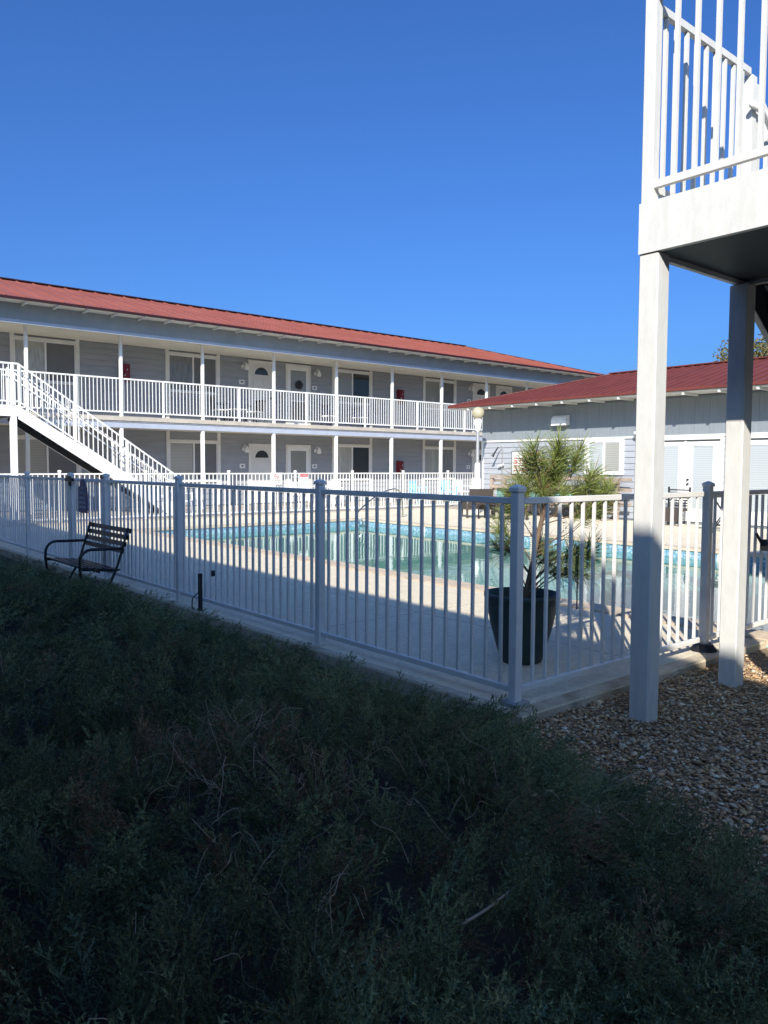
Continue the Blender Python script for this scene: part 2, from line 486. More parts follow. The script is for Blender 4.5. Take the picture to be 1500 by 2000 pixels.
def window(parent, x0, x1, z0, z1, left, right, y=0.0, fr=.09, trim='trim', full=None):
    """sliding window: casing, two sashes, two panes"""
    c = MB()
    zt = full[1] if full else z1
    zb = full[0] if full else z0
    c.box(x0, x0+fr+.03, y-.045, y+.02, zb, zt).box(x1-fr-.03, x1, y-.045, y+.02, zb, zt)
    c.box(x0+fr+.03, x1-fr-.03, y-.042, y+.02, z1-fr, z1).box(x0+fr+.03, x1-fr-.03, y-.055, y+.02, z0, z0+fr*.8)
    w_ = c.build('window', trim, parent)
    xa, xb, za, zb2 = x0+fr+.03, x1-fr-.03, z0+fr*.8, z1-fr
    xm = (xa+xb)/2
    s = MB()
    for p, q in ((xa, xm+.02), (xm-.02, xb)):
        pass
    s.box(xm-.028, xm+.028, y-.03, y+.01, za, zb2).box(xa, xa+.03, y-.02, y+.012, za, zb2).box(xb-.03, xb, y-.02, y+.012, za, zb2)
    s.box(xa+.03, xb-.03, y-.018, y+.012, zb2-.03, zb2).box(xa+.03, xb-.03, y-.018, y+.012, za, za+.03)
    s.build('sash', 'plastic_white', w_)
    box('pane', w_, xa+.03, xm-.028, y+.0, y+.008, za+.03, zb2-.03, left)
    box('pane', w_, xm+.028, xb-.03, y-.006, y+.002, za+.03, zb2-.03, right)
    return w_
def panel_door(parent, x0, x1, z0, z1, y=0.0, storm=0, pm='door_paint'):
    fr = .09
    f = MB().box(x0, x0+fr, y-.05, y+.02, z0, z1).box(x1-fr, x1, y-.05, y+.02, z0, z1).box(x0+fr, x1-fr, y-.05, y+.02, z1-fr, z1)
    dr = f.build('door', 'trim', parent)
    a, b, t = x0+fr, x1-fr, z1-fr
    box('door_leaf', dr, a, b, y-.01, y+.03, z0+.01, t, pm)
    xm = (a+b)/2; W = b-a
    yy = y-.013
    # half-round light above
    rr = W*.30; zc = t-.42
    def fan(m, r, y0, name):
        pts = [(xm-r, zc)] + [(xm-r*math.cos(math.pi*k/12), zc+r*.95*math.sin(math.pi*k/12)) for k in range(1, 12)] + [(xm+r, zc)]
        pts.reverse()
        MB().prism(pts, y0, y0+.006).build(name, m, dr)
    if storm != 1:
        fan('trim', rr+.035, yy-.004, 'fanlight_trim'); fan('glass_dark', rr, yy-.008, 'fanlight')
        pn = MB()
        for c0 in (a+.1, xm+.05):
            c1 = c0+W/2-.15
            for q0, q1 in ((z0+.2, z0+.85), (z0+.98, zc-.12)):
                pn.box(c0, c1, yy-.004, yy+.004, q0, q1).box(c0+.04, c1-.04, yy-.012, yy+.002, q0+.04, q1-.04)
        pn.build('panel', pm, dr)
    else:
        sf = MB().box(a+.004, a+.12, yy-.03, yy-.004, z0+.03, t).box(b-.12, b-.004, yy-.03, yy-.004, z0+.03, t)
        sf.box(a+.12, b-.12, yy-.03, yy-.004, t-.14, t).box(a+.12, b-.12, yy-.028, yy-.004, z0+.03, z0+.22).box(a+.12, b-.12, yy-.028, yy-.004, z0+.95, z0+1.0)
        sf.build('storm_frame', 'plastic_white', dr)
        box('pane', dr, a+.12, b-.12, yy-.02, yy-.012, z0+1.0, t-.14, 'blind_up')
        box('pane', dr, a+.12, b-.12, yy-.019, yy-.011, z0+.22, z0+.95, 'screen')
    MB().tube([(b-.09, yy-.05, z0+1.0), (b-.09, yy, z0+1.0)], .028, 8).build('handle', 'black_metal', dr)
    return dr
def wall_lamp(parent, x, z, y=0.0):
    lm = MB().lathe([(.0, .0), (.05, .0), (.05, .12), (.0, .12)], 10, (x, y-.03, z-.06)).tube(
        [(x, y-.03, z+.04), (x+.02, y-.14, z+.16), (x+.05, y-.2, z+.1)], .014, 6).build('wall_lamp', 'plastic_white', parent)
    MB().lathe([(.03, .12), (.075, .02), (.085, -.09), (.06, -.12)], 12, (x+.06, y-.2, z)).build('lamp_shade', 'plastic_white', lm, smooth=True)
def number_plate(parent, x, z, y=0.0):
    p_ = box('number_plate', parent, x-.11, x+.11, y-.035, y-.018, z-.08, z+.08, 'sign_white')
    box('numeral', p_, -.045, .045, -.012, -.0088, -.022, .028, 'ink_black')
def railing(parent, a, b, zb, zt, name='railing', m='rail_white', sp=.118, pw=.022, rw=.04, rh=.045, slope=0.0, post_at=(), post_w=.06, post_name='rail_post', post_h=.0, zpost=None, bottom=.0):
    """a,b are xy ends; zb, zt heights of the two rails at a; slope = rise per metre along"""
    a = Vector((a[0], a[1], 0)); b = Vector((b[0], b[1], 0)); L = (b-a).length; d_ = (b-a)/L
    r = MB().bar(tuple(a+Vector((0, 0, zt))), tuple(b+Vector((0, 0, zt+slope*L))), rw, rh).build(name, m, parent)
    MB().bar(tuple(a+Vector((0, 0, zb))), tuple(b+Vector((0, 0, zb+slope*L))), rw, rh*.9).build('bottom_rail', m, r)
    n = int(L/sp); off = (L-n*sp)/2 + sp/2
    H = zt-zb-rh*.95
    pm_ = boxmesh(pw, pw, H, m)
    ang = math.atan2(d_.y, d_.x)
    for i in range(n):
        s = off+i*sp
        if any(abs(s-q) < post_w*.5+pw*.5 for q in post_at): continue
        p = a+d_*s
        link('picket', pm_, r, (p.x, p.y, (zb+zt)/2+slope*s), (0, 0, ang))
    for q in post_at:
        p = a+d_*q
        z0 = (zpost if zpost is not None else zb-bottom)+slope*q
        z1 = zt+post_h+slope*q
        link(post_name, boxmesh(post_w, post_w, z1-z0, m), r, (p.x, p.y, (z0+z1)/2), (0, 0, ang))
    return r

FL, SOF, EAVE = 2.92, 5.36, 5.90
def walkway_building(root, xa, xb, detail, hip0=None, hip1=None, m_roof='roof_far', cols=None, name_walls='wall'):
    """two storeys of flats behind an open gallery; local x along the front, front faces -y, wall plane y=0"""
    P = root
    box('wall', P, xa, xb, .0, 10.0, -.1, 5.36, 'siding')
    # gallery floor, beam and posts
    box('gallery_floor', P, xa, xb, -1.78, -.03, FL-.13, FL, 'walkway')
    box('gallery_beam', P, xa, xb, -1.74, -1.60, FL-.345, FL-.18, 'beam')
    box('gallery_joist_strip', P, xa, xb, -1.755, -1.62, FL-.178, FL-.132, 'galv')
    box('gallery_ceiling', P, xa, xb, -1.60, -.03, FL-.32, FL-.30, 'soffit')
    box('frieze', P, xa, xb, -2.30, -2.22, 5.29, 5.86, 'frieze')
    box('frieze_sunlit_strip', P, xa, xb, -2.312, -2.302, 5.285, 5.385, 'beam')  # paler strip paints the sunlight along the bottom of the frieze
    box('soffit', P, xa, xb, -2.21, -.03, SOF, SOF+.03, 'soffit')
    box('eave_soffit', P, xa-.0, xb+.0, -2.78, -2.31, EAVE-.075, EAVE-.05, 'trim')
    box('eave_edge', P, xa, xb, -2.85, -2.825, EAVE-.075, EAVE-.004, 'roof_edge')
    yr, zr = 2.1, 7.37
    k = (zr-EAVE)/(yr+2.82)
    if detail:
        roof_front(P, xa, xb, -2.82, EAVE, yr, zr, .5, m_roof, hip0, hip1)
        tails = boxmesh(.045, .45, .07, 'trim')
        x = max(xa, -1)+.3
        while x < xb:
            link('rafter_tail', tails, P, (x, -2.55, EAVE-.105)); x += .82
    mb = MB()
    L0 = xa if hip0 is None else xa+4.92
    L1 = xb if hip1 is None else xb-4.92
    if not detail:
        mb.poly([(xa, -2.82, EAVE), (xb, -2.82, EAVE), (L1, yr, zr), (L0, yr, zr)])
    mb.poly([(L0, yr, zr-.002), (L1, yr, zr-.002), (xb, 7.02, EAVE), (xa, 7.02, EAVE)])
    if hip0 is not None: mb.poly([(xa, 7.02, EAVE), (xa, -2.82, EAVE), (L0, yr, zr-.003)])
    if hip1 is not None: mb.poly([(xb, -2.82, EAVE), (xb, 7.02, EAVE), (L1, yr, zr-.003)])
    mb.poly([(xa, -2.82, EAVE-.045), (xa, 7.02, EAVE-.045), (xb, 7.02, EAVE-.045), (xb, -2.82, EAVE-.045)])
    mb.build('roof', m_roof, P)
    mb = MB().bar((L0, yr, zr+.02), (L1, yr, zr+.02), .30, .035)
    if hip1 is not None: mb.bar((L1, yr, zr+.015), (xb, -2.82, EAVE+.015), .14, .03)
    mb.build('ridge_cap', 'roof_edge' if detail else m_roof, P)
    for x in cols:
        link('gallery_post', boxmesh(.085, .085, SOF-FL, 'rail_white'), P, (x, -1.70, (SOF+FL)/2))
        link('gallery_post', boxmesh(.10, .10, FL-.345-.004, 'rail_white'), P, (x, -1.67, (FL-.345+.004)/2))

far = empty('apartment_building', (0, 22.2, 0), 0, 'two-storey grey apartment block with red metal roof and white gallery railing', 'building')
COLS = [2.83+2.716*k for k in range(-4, 10)]
walkway_building(far, -8.0, 29.2, True, hip1=29.2, cols=COLS)
far_cutx = (1.0, 27.3)
WIN = [-8.95, -4.05, 2.83, 7.73, 14.70, 19.60, 26.5]
DOR = [-.88, .73, 10.92, 12.53, 22.72, 24.30]
holesU, holesL = [], []
for i, x in enumerate(WIN):
    if x < 1 or x > 26: continue
    w1 = x+2.04
    holesU.append((x, w1, FL, SOF)); holesL.append((x, w1, 0, 2.6))
for x in DOR:
    if x < .5: continue
    holesU.append((x, x+1.13, FL, 5.31)); holesL.append((x, x+1.13, 0, 2.24))
# walls: boards where the photograph shows them
siding(far, 1.9, 27.0, FL, SOF, holesU, .185, 'siding', -.002)
siding(far, 1.9, 27.0, .03, FL-.32, holesL, .185, 'siding', -.002)
for i, x in enumerate(WIN):
    if x < 1 or x > 26: continue
    w1 = x+2.04
    for zb, zt, z0, z1, le, ri in ((FL, SOF, 3.93, 5.30, 'blind_up', 'screen'), (.03, FL-.32, .85, 2.32, 'blind_far', 'glass_dark')):
        if zb > 1: le, ri = (('blind_up', 'screen'), ('curtain_dark', 'screen'), ('curtain', 'screen'), ('curtain_dark', 'screen'), ('blind_up', 'glass_dark'))[i % 5]
        else: le, ri = (('blind_far', 'curtain_dark'), ('curtain_dark', 'screen'), ('blind_far', 'screen'), ('blind_far', 'screen'), ('curtain', 'glass_dark'))[i % 5]
        window(far, x, w1, z0, z1, le, ri, -.01, full=(zb, zt))
        for q0, q1 in ((zb, z0), (z1, zt)):
            if q1-q0 > .08: siding(far, x+.12, w1-.12, q0, q1-.002, [], .185, 'siding', -.002)
for i, x in enumerate(DOR):
    if x < .5: continue
    s = 1 if abs(x-12.53) < .1 else 0
    panel_door(far, x, x+1.13, FL+.02, 5.30, -.01, s)
    panel_door(far, x, x+1.13, .03, 2.24, -.01, s)
for x in (10.68, 13.88, 22.5):
    for z in (5.02, 2.03): wall_lamp(far, x, z, -.02)
    for z in (4.47, 1.42): number_plate(far, x-.02, z)
# wreath on the storm door
MB().lathe([(.02, -.02), (.16, -.03), (.17, .02), (.04, .05)], 9, (0, 0, 0)).build('door_wreath', 'black_metal', far, (13.1, -.09, 4.53), (R(90), 0, 0))
# gallery railing
for xa, xb in ((2.1, 27.1),):
    posts = []
    for c in COLS:
        for q in (c, c+1.358):
            if xa+.05 < q < xb-.05: posts.append(q-xa)
    railing(far, (xa, -1.70), (xb, -1.70), FL+.13, FL+1.145, 'gallery_railing', sp=.115, pw=.018, post_at=posts, post_w=.055, bottom=.12)
for i, (x, z, lab) in enumerate(((6.30, 4.45, 'red fire extinguisher cabinet on upper gallery wall above the stairs'),
                                (18.22, 4.40, 'red fire extinguisher cabinet on upper gallery wall, right of the four upper windows’ middle post'),
                                (18.22, 1.38, 'red fire extinguisher cabinet on ground floor gallery wall'))):
    lab = ['red fire extinguisher cabinet on the upper gallery wall above the far stairs',
           'red fire extinguisher cabinet on the upper gallery wall nearer the globe lamp',
           'red fire extinguisher cabinet on the ground floor wall'][i]
    e = empty('extinguisher_cabinet', (x, 22.17, z), 0, lab, 'fire cabinet', 'fire extinguisher cabinets')
    MB().box(-.14, .14, -.16, 0, -.28, .28).build('cabinet_body', 'red_box', e)
    MB().box(-.10, .10, -.175, -.162, -.2, .22).build('cabinet_window', 'red_box', e)
    MB().tube([(0, -.178, -.16), (0, -.178, .1), (.0, -.178, .15)], [.035, .035, .012], 8).build('extinguisher', 'red_box', e)
    MB().bar((-.05, -.186, -.12), (.05, -.186, .12), .02, .02).build('cabinet_emblem', 'sign_white', e)

# near wings that stand behind and beside the photographer and shade the planting
wa = empty('apartment_wing', (-8.35, 0, 0), R(90), 'grey apartment wing behind the photographer that shades the juniper bed', 'building')
walkway_building(wa, -22, 15, False, cols=[-21+2.716*k for k in range(13)])
railing(wa, (-21, -1.70), (14, -1.70), FL+.13, FL+1.145, 'gallery_railing', sp=.35, post_at=[], post_w=.055)
wb = empty('apartment_wing', (14, -5.76, 0), R(180), 'grey apartment wing to the right of the photographer behind the near stairs', 'building')
walkway_building(wb, 0, 13, False, hip1=13, cols=[.6+2.716*k for k in range(5)])

# ------------------------------------------------------------------ stairs
def staircase(root, x0, x1, y0, y1, zf, zbase, xl, pw, mt, posts, near, land_y1=None, land_yneg=None):
    """landing from xl to x0, flight from x0 (height zf) down along +x to x1 (zbase); y0..y1 width"""
    P = root
    fh = .285
    ya = land_yneg if land_yneg is not None else y0
    yb = land_y1 if land_y1 is not None else y1
    # landing: fascias, floor
    box('landing_fascia', P, xl-.008, xl+.03, ya, yb, zf-fh, zf, mt)
    box('landing_fascia', P, x0-.03, x0+.006, ya, yb, zf-fh+.002, zf-.002, mt)
    box('landing_fascia', P, xl+.03, x0-.03, yb-.035, yb-.002, zf-fh+.001, zf-.001, mt)
    box('landing_fascia', P, xl+.03, x0-.03, ya+.002, ya+.035, zf-fh+.001, zf-.001, mt)
    box('landing_floor', P, xl+.03, x0-.03, ya+.035, yb-.035, zf-.06, zf-.004, 'walkway')
    box('landing_shade_plate', P, xl+.031, x0-.031, ya+.036, yb-.036, zf-fh+.03, zf-fh+.04, 'steel_shaded')  # plate added to paint the shade under the landing
    sl = (zbase-zf)/(x1-x0)
    an = math.atan(sl)
    for y in (y0+.02, y1-.02):
        a = Vector((x0+.004, y, zf-.15)); b = Vector((x1, y, zbase+.15-.0))
        mb = MB()
        h = .30
        mb.prism([(x0+.008, zf-.02-h*1.1), (x1-.35, zbase), (x1+.1, zbase), (x1+.1, zbase+.16), (x0+.008, zf-.02)], y-.02, y+.02)
        mb.build('stringer', mt, P)
        yi = y+.022 if y < (y0+y1)/2 else y-.022
        MB().prism([(x0+.02, zf-.04-h*1.05), (x1-.32, zbase+.02), (x1-.12, zbase+.02), (x0+.02, zf-.09)], yi-.001, yi+.001).build('stringer_shade_sheet', 'steel_shaded', P)  # dark sheet over the white stringer, paints its shaded inner side
    n = 15
    for i in range(1, n+1):
        x = x0+(x1-x0)*(i-.5)/n
        z = zf+(zbase-zf)*i/(n+1)
        box('tread', P, x-.13, x+.15, y0+.042, y1-.042, z-.05, z, 'steel_shaded')
        box('riser', P, x-.135, x-.125, y0+.042, y1-.042, z-.045, z+(zf-zbase)/(n+1)-.052, 'steel_shaded')  # risers added to close the flight and darken its underside
    for (x, y) in posts:
        o = box('post', P, x-pw/2, x+pw/2, y-pw/2, y+pw/2, zbase-.05, zf-fh-.002, mt, .006)
    # railings on both sides of the flight
    L = x1-x0-.1
    for y in (y0+.02, y1-.02):
        pa = [.02, L*.33, L*.66, L]
        railing(P, (x0+.02, y), (x0+.02+L, y), zf+.10, zf+1.06, 'stair_railing', mt if near else 'rail_white', .13, .02 if not near else .024, .038, .042, sl, pa, .055 if not near else .07, bottom=.16)
        yo = .07 if y < (y0+y1)/2 else -.07
        mb = MB().tube([(x0-.12, y+yo, zf+.86), (x0+.05, y+yo, zf+.86), (x1-.15, y+yo, zbase+.90), (x1+.15, y+yo, zbase+.88), (x1+.24, y+yo, zbase+.80), (x1+.24, y+yo, zbase+.66), (x1+.14, y+yo, zbase+.6)], .021, 8)
        mb.build('handrail', 'rail_white', P, smooth=True)
st = empty('staircase', (0, 0, 0), 0, 'white steel staircase rising in front of the far apartment block', 'staircase')
staircase(st, 2.05, 6.45, 18.42, 19.55, 2.95, .0, .75, .15, 'rail_white', [(1.95, 18.5), (.9, 18.5)], False, land_y1=20.45)
railing(st, (.78, 18.44), (2.07, 18.44), 3.05, 4.01, 'landing_railing', 'rail_white', .12, .02, .04, .045, 0, [.03, 1.15], .07, bottom=.1)
ns = empty('staircase', (0, 0, 0), 0, 'weathered white near staircase on tall square posts at the right edge', 'staircase')
PW = .122
NZ = 2.93
staircase(ns, 1.765, 6.1, -1.56, -.435, NZ, GZ, .52, PW, 'stair_white', [(.583, -.497), (1.703, -.475), (.583, -1.9), (1.703, -1.9)], True, land_yneg=-3.97)
# landing railings of the near stair
box('rail_post', ns, .523, .593, -.507, -.437, NZ, NZ+1.17, 'stair_white', .004)
box('rail_post', ns, 1.70, 1.765, -.50, -.437, NZ, NZ+1.08, 'stair_white', .004)
r_ = railing(ns, (.556, -3.95), (.556, -.507), NZ+.10, NZ+1.145, 'landing_railing', 'stair_white', .119, .023, .034, .046)
r_ = railing(ns, (.593, -.472), (1.70, -.472), NZ+.09, NZ+1.10, 'landing_railing', 'stair_white', .115, .022, .034, .042)

# ------------------------------------------------------------------ clubhouse (front faces -x)
ch = empty('clubhouse', (15, 14.31, 0), R(-90), 'single-storey grey clubhouse with dark red metal roof beside the pool', 'clubhouse')
CY = 14.31
LX = 16.0           # local length
def cy(y): return CY-y
box('wall', ch, .02, LX, .012, 5.2, -.1, 3.25, 'panel_grey')
win = (cy(10.34), cy(9.07), 1.22, 2.215)
d1 = (cy(8.27), cy(6.29), .05, 2.215)
d2 = (cy(5.98), cy(4.0), .05, 2.215)
siding(ch, .07, LX, .05, 2.205, [(win[0], win[1], win[2], win[3]), (d1[0], d1[1], 0, 2.3), (d2[0], d2[1], 0, 2.3)], .172, 'siding_club', .01)
box('corner_board', ch, -.02, .07, -.025, .05, .0, 2.205, 'trim')
box('belt_trim', ch, -.025, LX, -.035, .02, 2.21, 2.265, 'trim')
# grooved upper panels
gp = boxmesh(.398, .012, .94, 'panel_grey')
x = .2
while x < LX:
    link('wall_panel', gp, ch, (x, .002, 2.737)); x += .402
window(ch, win[0], win[1], win[2], win[3]-.005, 'blind_club', 'blind_far', .0, .085, 'club_door')
def french(x0, x1, z0, z1):
    f = MB().box(x0, x0+.075, -.05, .02, z0, z1).box(x1-.075, x1, -.05, .02, z0, z1).box(x0+.075, x1-.075, -.05, .02, z1-.08, z1)
    dr = f.build('french_door', 'club_door', ch)
    a, b, t = x0+.075, x1-.075, z1-.13
    xm = (a+b)/2
    box('head_shade_strip', dr, a, b, .004, .02, t, z1-.08, 'screen')  # dark strip painted in for the shaded recess over the leaves
    for p, q in ((a, xm-.004), (xm+.004, b)):
        s = .19
        MB().box(p, p+s, -.028, .012, z0+.02, t).box(q-s, q, -.028, .012, z0+.02, t).box(p+s, q-s, -.028, .012, t-.11, t).box(p+s, q-s, -.028, .012, z0+.02, z0+.34).build('door_leaf', 'club_door', dr)
        box('pane', dr, p+s, q-s, -.012, -.004, z0+.34, t-.11, 'blind_club')
    box('astragal', dr, xm-.025, xm+.025, -.042, -.029, z0+.02, t+.02, 'club_door')
    for z in (1.02, 1.13):
        MB().tube([(xm+.09, -.075, z), (xm+.09, -.028, z)], .026, 10).build('handle', 'black_metal', dr)
french(*d1); french(*d2)
# roof
ce, crz, cyr = 3.36, 4.36, 2.72
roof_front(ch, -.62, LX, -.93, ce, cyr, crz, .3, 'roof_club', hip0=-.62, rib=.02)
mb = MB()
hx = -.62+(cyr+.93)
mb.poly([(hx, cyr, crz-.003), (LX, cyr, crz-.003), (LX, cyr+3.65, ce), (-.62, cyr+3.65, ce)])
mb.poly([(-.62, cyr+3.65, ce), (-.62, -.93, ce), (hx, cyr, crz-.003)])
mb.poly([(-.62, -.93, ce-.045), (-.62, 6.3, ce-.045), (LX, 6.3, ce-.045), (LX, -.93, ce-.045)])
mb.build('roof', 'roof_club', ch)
MB().bar((hx-.1, cyr, crz+.02), (LX, cyr, crz+.02), .26, .03).bar((-.62, -.93, ce+.01), (hx, cyr, crz+.012), .12, .025).build('ridge_cap', 'roof_club', ch)
box('eave_edge', ch, -.63, LX, -.955, -.932, ce-.07, ce-.004, 'roof_club')
box('eave_soffit', ch, -.6, LX, -.90, -.03, ce-.10, ce-.075, 'trim')
x = 0.2
while x < LX:
    box('rafter_tail', ch, x-.025, x+.025, -.90, -.2, ce-.165, ce-.101, 'trim'); x += .9
# wall vent hood
vh = empty('vent_hood', (14.99, 11.15, 2.77), R(-90), 'white half-round vent hood high on the clubhouse wall', 'vent')
pr = [(0, -.13), (-.19, -.13), (-.19, .02), (-.15, .10), (-.08, .155), (0, .17)]
hb = MB()
b0 = len(hb.v)
for xx in (-.26, .26): hb.v += [(xx, yv, zv) for yv, zv in pr]
n6 = len(pr)
hb.f += [tuple(range(n6)), tuple(range(2*n6-1, n6-1, -1))] + [(i, (i+1) % n6, n6+(i+1) % n6, n6+i) for i in range(n6)]
hb.build('hood', 'plastic_white', vh)
MB().box(-.25, .25, -.17, .0, -.145, -.131).build('vent_flap', 'galv', vh)
# outdoor shower
sh = empty('outdoor_shower', (14.96, 13.40, .05), R(-90), 'outdoor shower pipe with a dark shower head on the clubhouse wall', 'shower')
MB().tube([(0, -.03, .0), (0, -.03, 1.95), (0, -.05, 2.0), (.0, -.10, 2.02), (0, -.22, 2.0)], .014, 8).build('pipe', 'galv', sh, smooth=True)
MB().tube([(0, -.21, 2.0), (-.10, -.30, 1.78), (-.13, -.33, 1.70)], [.018, .03, .05], 10).build('shower_head', 'black_metal', sh)
MB().lathe([(.0, -.04), (.06, -.03), (.06, .03), (0, .04)], 10, (0, -.05, 1.43)).tube([(-.11, -.08, 1.40), (.11, -.08, 1.46)], .028, 8).build('valve', 'plastic_white', sh)
# signs on the clubhouse wall
sg = empty('rules_sign', (14.97, 12.42, 1.56), R(-90), 'white pool rules board with red heading behind the potted pine', 'sign')
MB().box(-.58, .58, -.02, 0, -.34, .34).build('board', 'sign_white', sg)
MB().box(-.60, .60, -.024, -.0, .34, .36).box(-.60, -.58, -.024, 0, -.34, .34).box(.58, .60, -.024, 0, -.34, .34).build('frame', 'ink_black', sg)
MB().box(.0, .52, -.024, -.0205, .20, .31).build('heading_band', 'ink_red', sg)
ln = MB()
for k in range(6):
    for j in range(5):
        ln.box(-.52+j*.21, -.36+j*.21+.03*((k*j) % 2), -.0225, -.0205, .12-.075*k, .15-.075*k)
ln.build('printed_lines', 'ink_red', sg)
sg = empty('notice_sign', (14.97, 10.86, 1.52), R(-90), 'small blue notice sign left of the clubhouse window', 'sign')
MB().box(-.25, .25, -.02, 0, -.22, .22).build('board', 'sign_blue', sg)
MB().box(-.20, .20, -.024, -.0205, .08, .14).box(-.17, .14, -.024, -.0205, -.04, 0).box(-.2, .1, -.024, -.0205, -.13, -.09).build('printed_lines', 'sign_white', sg)
sc_ = empty('security_camera', (14.94, 8.62, 2.33), R(-90), 'small white security camera under the clubhouse belt trim', 'camera')
MB().tube([(0, -.02, .04), (0, -.16, .02)], .035, 10).build('camera_body', 'plastic_white', sc_)
MB().tube([(0, -.01, -.05), (0, -.09, -.07)], .04, 10).build('bracket', 'black_metal', sc_)

# ------------------------------------------------------------------ pool fences
def pool_fence(name, a, b, posts, label, group, m='fence_white', gaps=(), zt=1.222, zb=.095, sp=.1187, z0=0.0, pz=None, base=()):
    a3 = Vector((a[0], a[1], 0)); b3 = Vector((b[0], b[1], 0)); L = (b3-a3).length; d_ = (b3-a3)/L
    ang = math.atan2(d_.y, d_.x)
    root = empty(name, (a[0], a[1], z0), ang, label, 'fence', group)
    edges = sorted(posts)
    pk = boxmesh(.020, .020, zt-zb-.045, m, .002)
    for s0, s1 in zip(edges[:-1], edges[1:]):
        if any(abs((s0+s1)/2-gm) < .4 for gm in gaps): continue
        l = s1-s0-.058
        c = (s0+s1)/2
        link('top_rail', boxmesh(l, .032, .038, m, .003), root, (c, 0, zt))
        link('bottom_rail', boxmesh(l, .032, .036, m, .003), root, (c, 0, zb))
        n_ = max(1, round((s1-s0)/sp)); step = (s1-s0)/n_
        for i in range(1, n_):
            link('picket', pk, root, (s0+i*step, random.uniform(-.002, .002), (zt+zb)/2), (random.uniform(-.003, .003), random.uniform(-.004, .004), random.uniform(-.04, .04)))
    H = zt+.055
    pm_ = boxmesh(.060, .060, H, m, .004)
    cap = CAPS.setdefault(m, MB().lathe([(.0515, 0), (.0515, .022), (.036, .032), (.0, .044)], 4).mesh('post_cap', m))
    for i, s in enumerate(edges):
        p = link('post', pm_, root, (s, 0, H/2))
        c = link('cap', cap, p, (0, 0, H/2+.001), (0, 0, R(45)))
        if i in base:
            link('base_plate', boxmesh(.13, .13, .026, 'galv', .004), p, (0, 0, -H/2+.017))
    return root
CAPS = {}
FA = [0, 2.017, 4.571, 6.652, 7.992, 10.092, 12.5, 14.9]
pool_fence('pool_fence', (0, 0), (0, 14.9), FA, 'near white picket pool fence running left from the corner post past the bench', 'pool fences', gaps=[7.322], base=(0,))
pool_fence('pool_fence', (.0385, 0), (9, 0), [0.0385-.0385+2.19, 4.4, 6.6, 8.8], 'near white pool fence at right, passing behind the stair posts', 'pool fences')
# first bay on the right-hand run (starts on the corner post)
rb = bpy.data.objects['pool_fence.001']
link('top_rail', boxmesh(2.19-.0385-.022, .032, .038, 'fence_white', .003), rb, ((2.19-.0385)/2, 0, 1.222))
link('bottom_rail', boxmesh(2.19-.0385-.022, .032, .036, 'fence_white', .003), rb, ((2.19-.0385)/2, 0, .095))
for i in range(1, 18):
    link('picket', boxmesh(.020, .020, 1.222-.095-.045, 'fence_white', .002), rb, (i*2.19/18.3, 0, (1.222+.095)/2))
MB().lathe([(.056, .06), (.075, .05), (.085, .03), (.10, .012), (.105, .001)], 9, (2.19, 0, 0)).build('rubber_boot', 'black_metal', rb, smooth=True)
gt = empty('pool_gate', (0, 6.652, 0), R(90), 'white picket gate in the near fence carrying the navy sign', 'gate')
for z, h in ((1.222, .042), (.10, .04)): link('gate_rail', boxmesh(1.34-.10, .036, h, 'fence_white', .003), gt, (.67, 0, z))
for s in (.065, 1.275): link('gate_stile', boxmesh(.045, .045, 1.14, 'fence_white', .003), gt, (s, 0, .665))
for i in range(1, 11): link('picket', boxmesh(.020, .020, 1.082, 'fence_white', .002), gt, (.065+i*.11, 0, .6585))
lt = MB().box(1.14, 1.40, .025, .06, 1.20, 1.245).box(1.22, 1.27, .03, .06, 1.14, 1.27).build('latch', 'black_metal', gt)
FF = [-3.9, -1.8, .3, 2.38, 4.52, 6.90, 9.08, 11.2, 13.3, 15.36, 17.2]
ffr = pool_fence('pool_fence', (-3.9, 16.25), (17.2, 16.25), [x+3.9 for x in FF], 'far sunlit white pool fence in front of the apartment block', 'pool fences', z0=.03, zt=1.175, sp=.119)

# signs on the fences
ts = empty('hanging_sign', (-.035, 7.39, 1.01), R(-90), 'navy blue hanging sign with a shaped top on the near gate', 'sign')
o = [(-.165, -.215), (.165, -.215), (.165, .12), (.10, .135), (.085, .18), (.05, .225), (-.05, .225), (-.085, .18), (-.10, .135), (-.165, .12)]
MB().prism(o, -.012, .0).build('board', 'sign_navy', ts)
text('TRESPASSING', 'heading', .048, 'sign_grey', ts, (0, -.0135, .045), (R(90), 0, 0))
text('NO', 'heading', .05, 'sign_grey', ts, (0, -.0135, .105), (R(90), 0, 0))
ln = MB()
for k, (p, q) in enumerate((((-.11, -.01), (.02, .09)), ((-.12, -.01), (.02, .10)), ((-.11, -.03), (-.01, .12)))):
    for u, v in (p, q): ln.box(u, v, -.0145, -.0123, -.035-.06*k, -.005-.06*k)
ln.build('printed_lines', 'sign_grey', ts)
ns_ = empty('no_smoking_sign', (8.40, 16.21, 1.06), 0, 'white no smoking sign with red prohibition ring on the far fence', 'sign')
MB().box(-.20, .20, -.012, 0, -.17, .17).build('board', 'sign_white', ns_)
ring = MB()
pts = [(.075*math.cos(a), -.0145, .065+.075*math.sin(a)) for a in [2*math.pi*k/20 for k in range(21)]]
for p, q in zip(pts[:-1], pts[1:]): ring.bar(p, q, .014, .004, (0, 1, 0))
ring.bar((-.05, -.0155, .118), (.05, -.0155, .012), .014, .004, (0, 1, 0)).build('prohibition_ring', 'ink_red', ns_)
MB().box(-.05, .045, -.0135, -.0122, .058, .072).build('cigarette', 'ink_black', ns_)
text('NO SMOKING', 'lettering', .052, 'ink_black', ns_, (0, -.0125, -.055), (R(90), 0, 0))
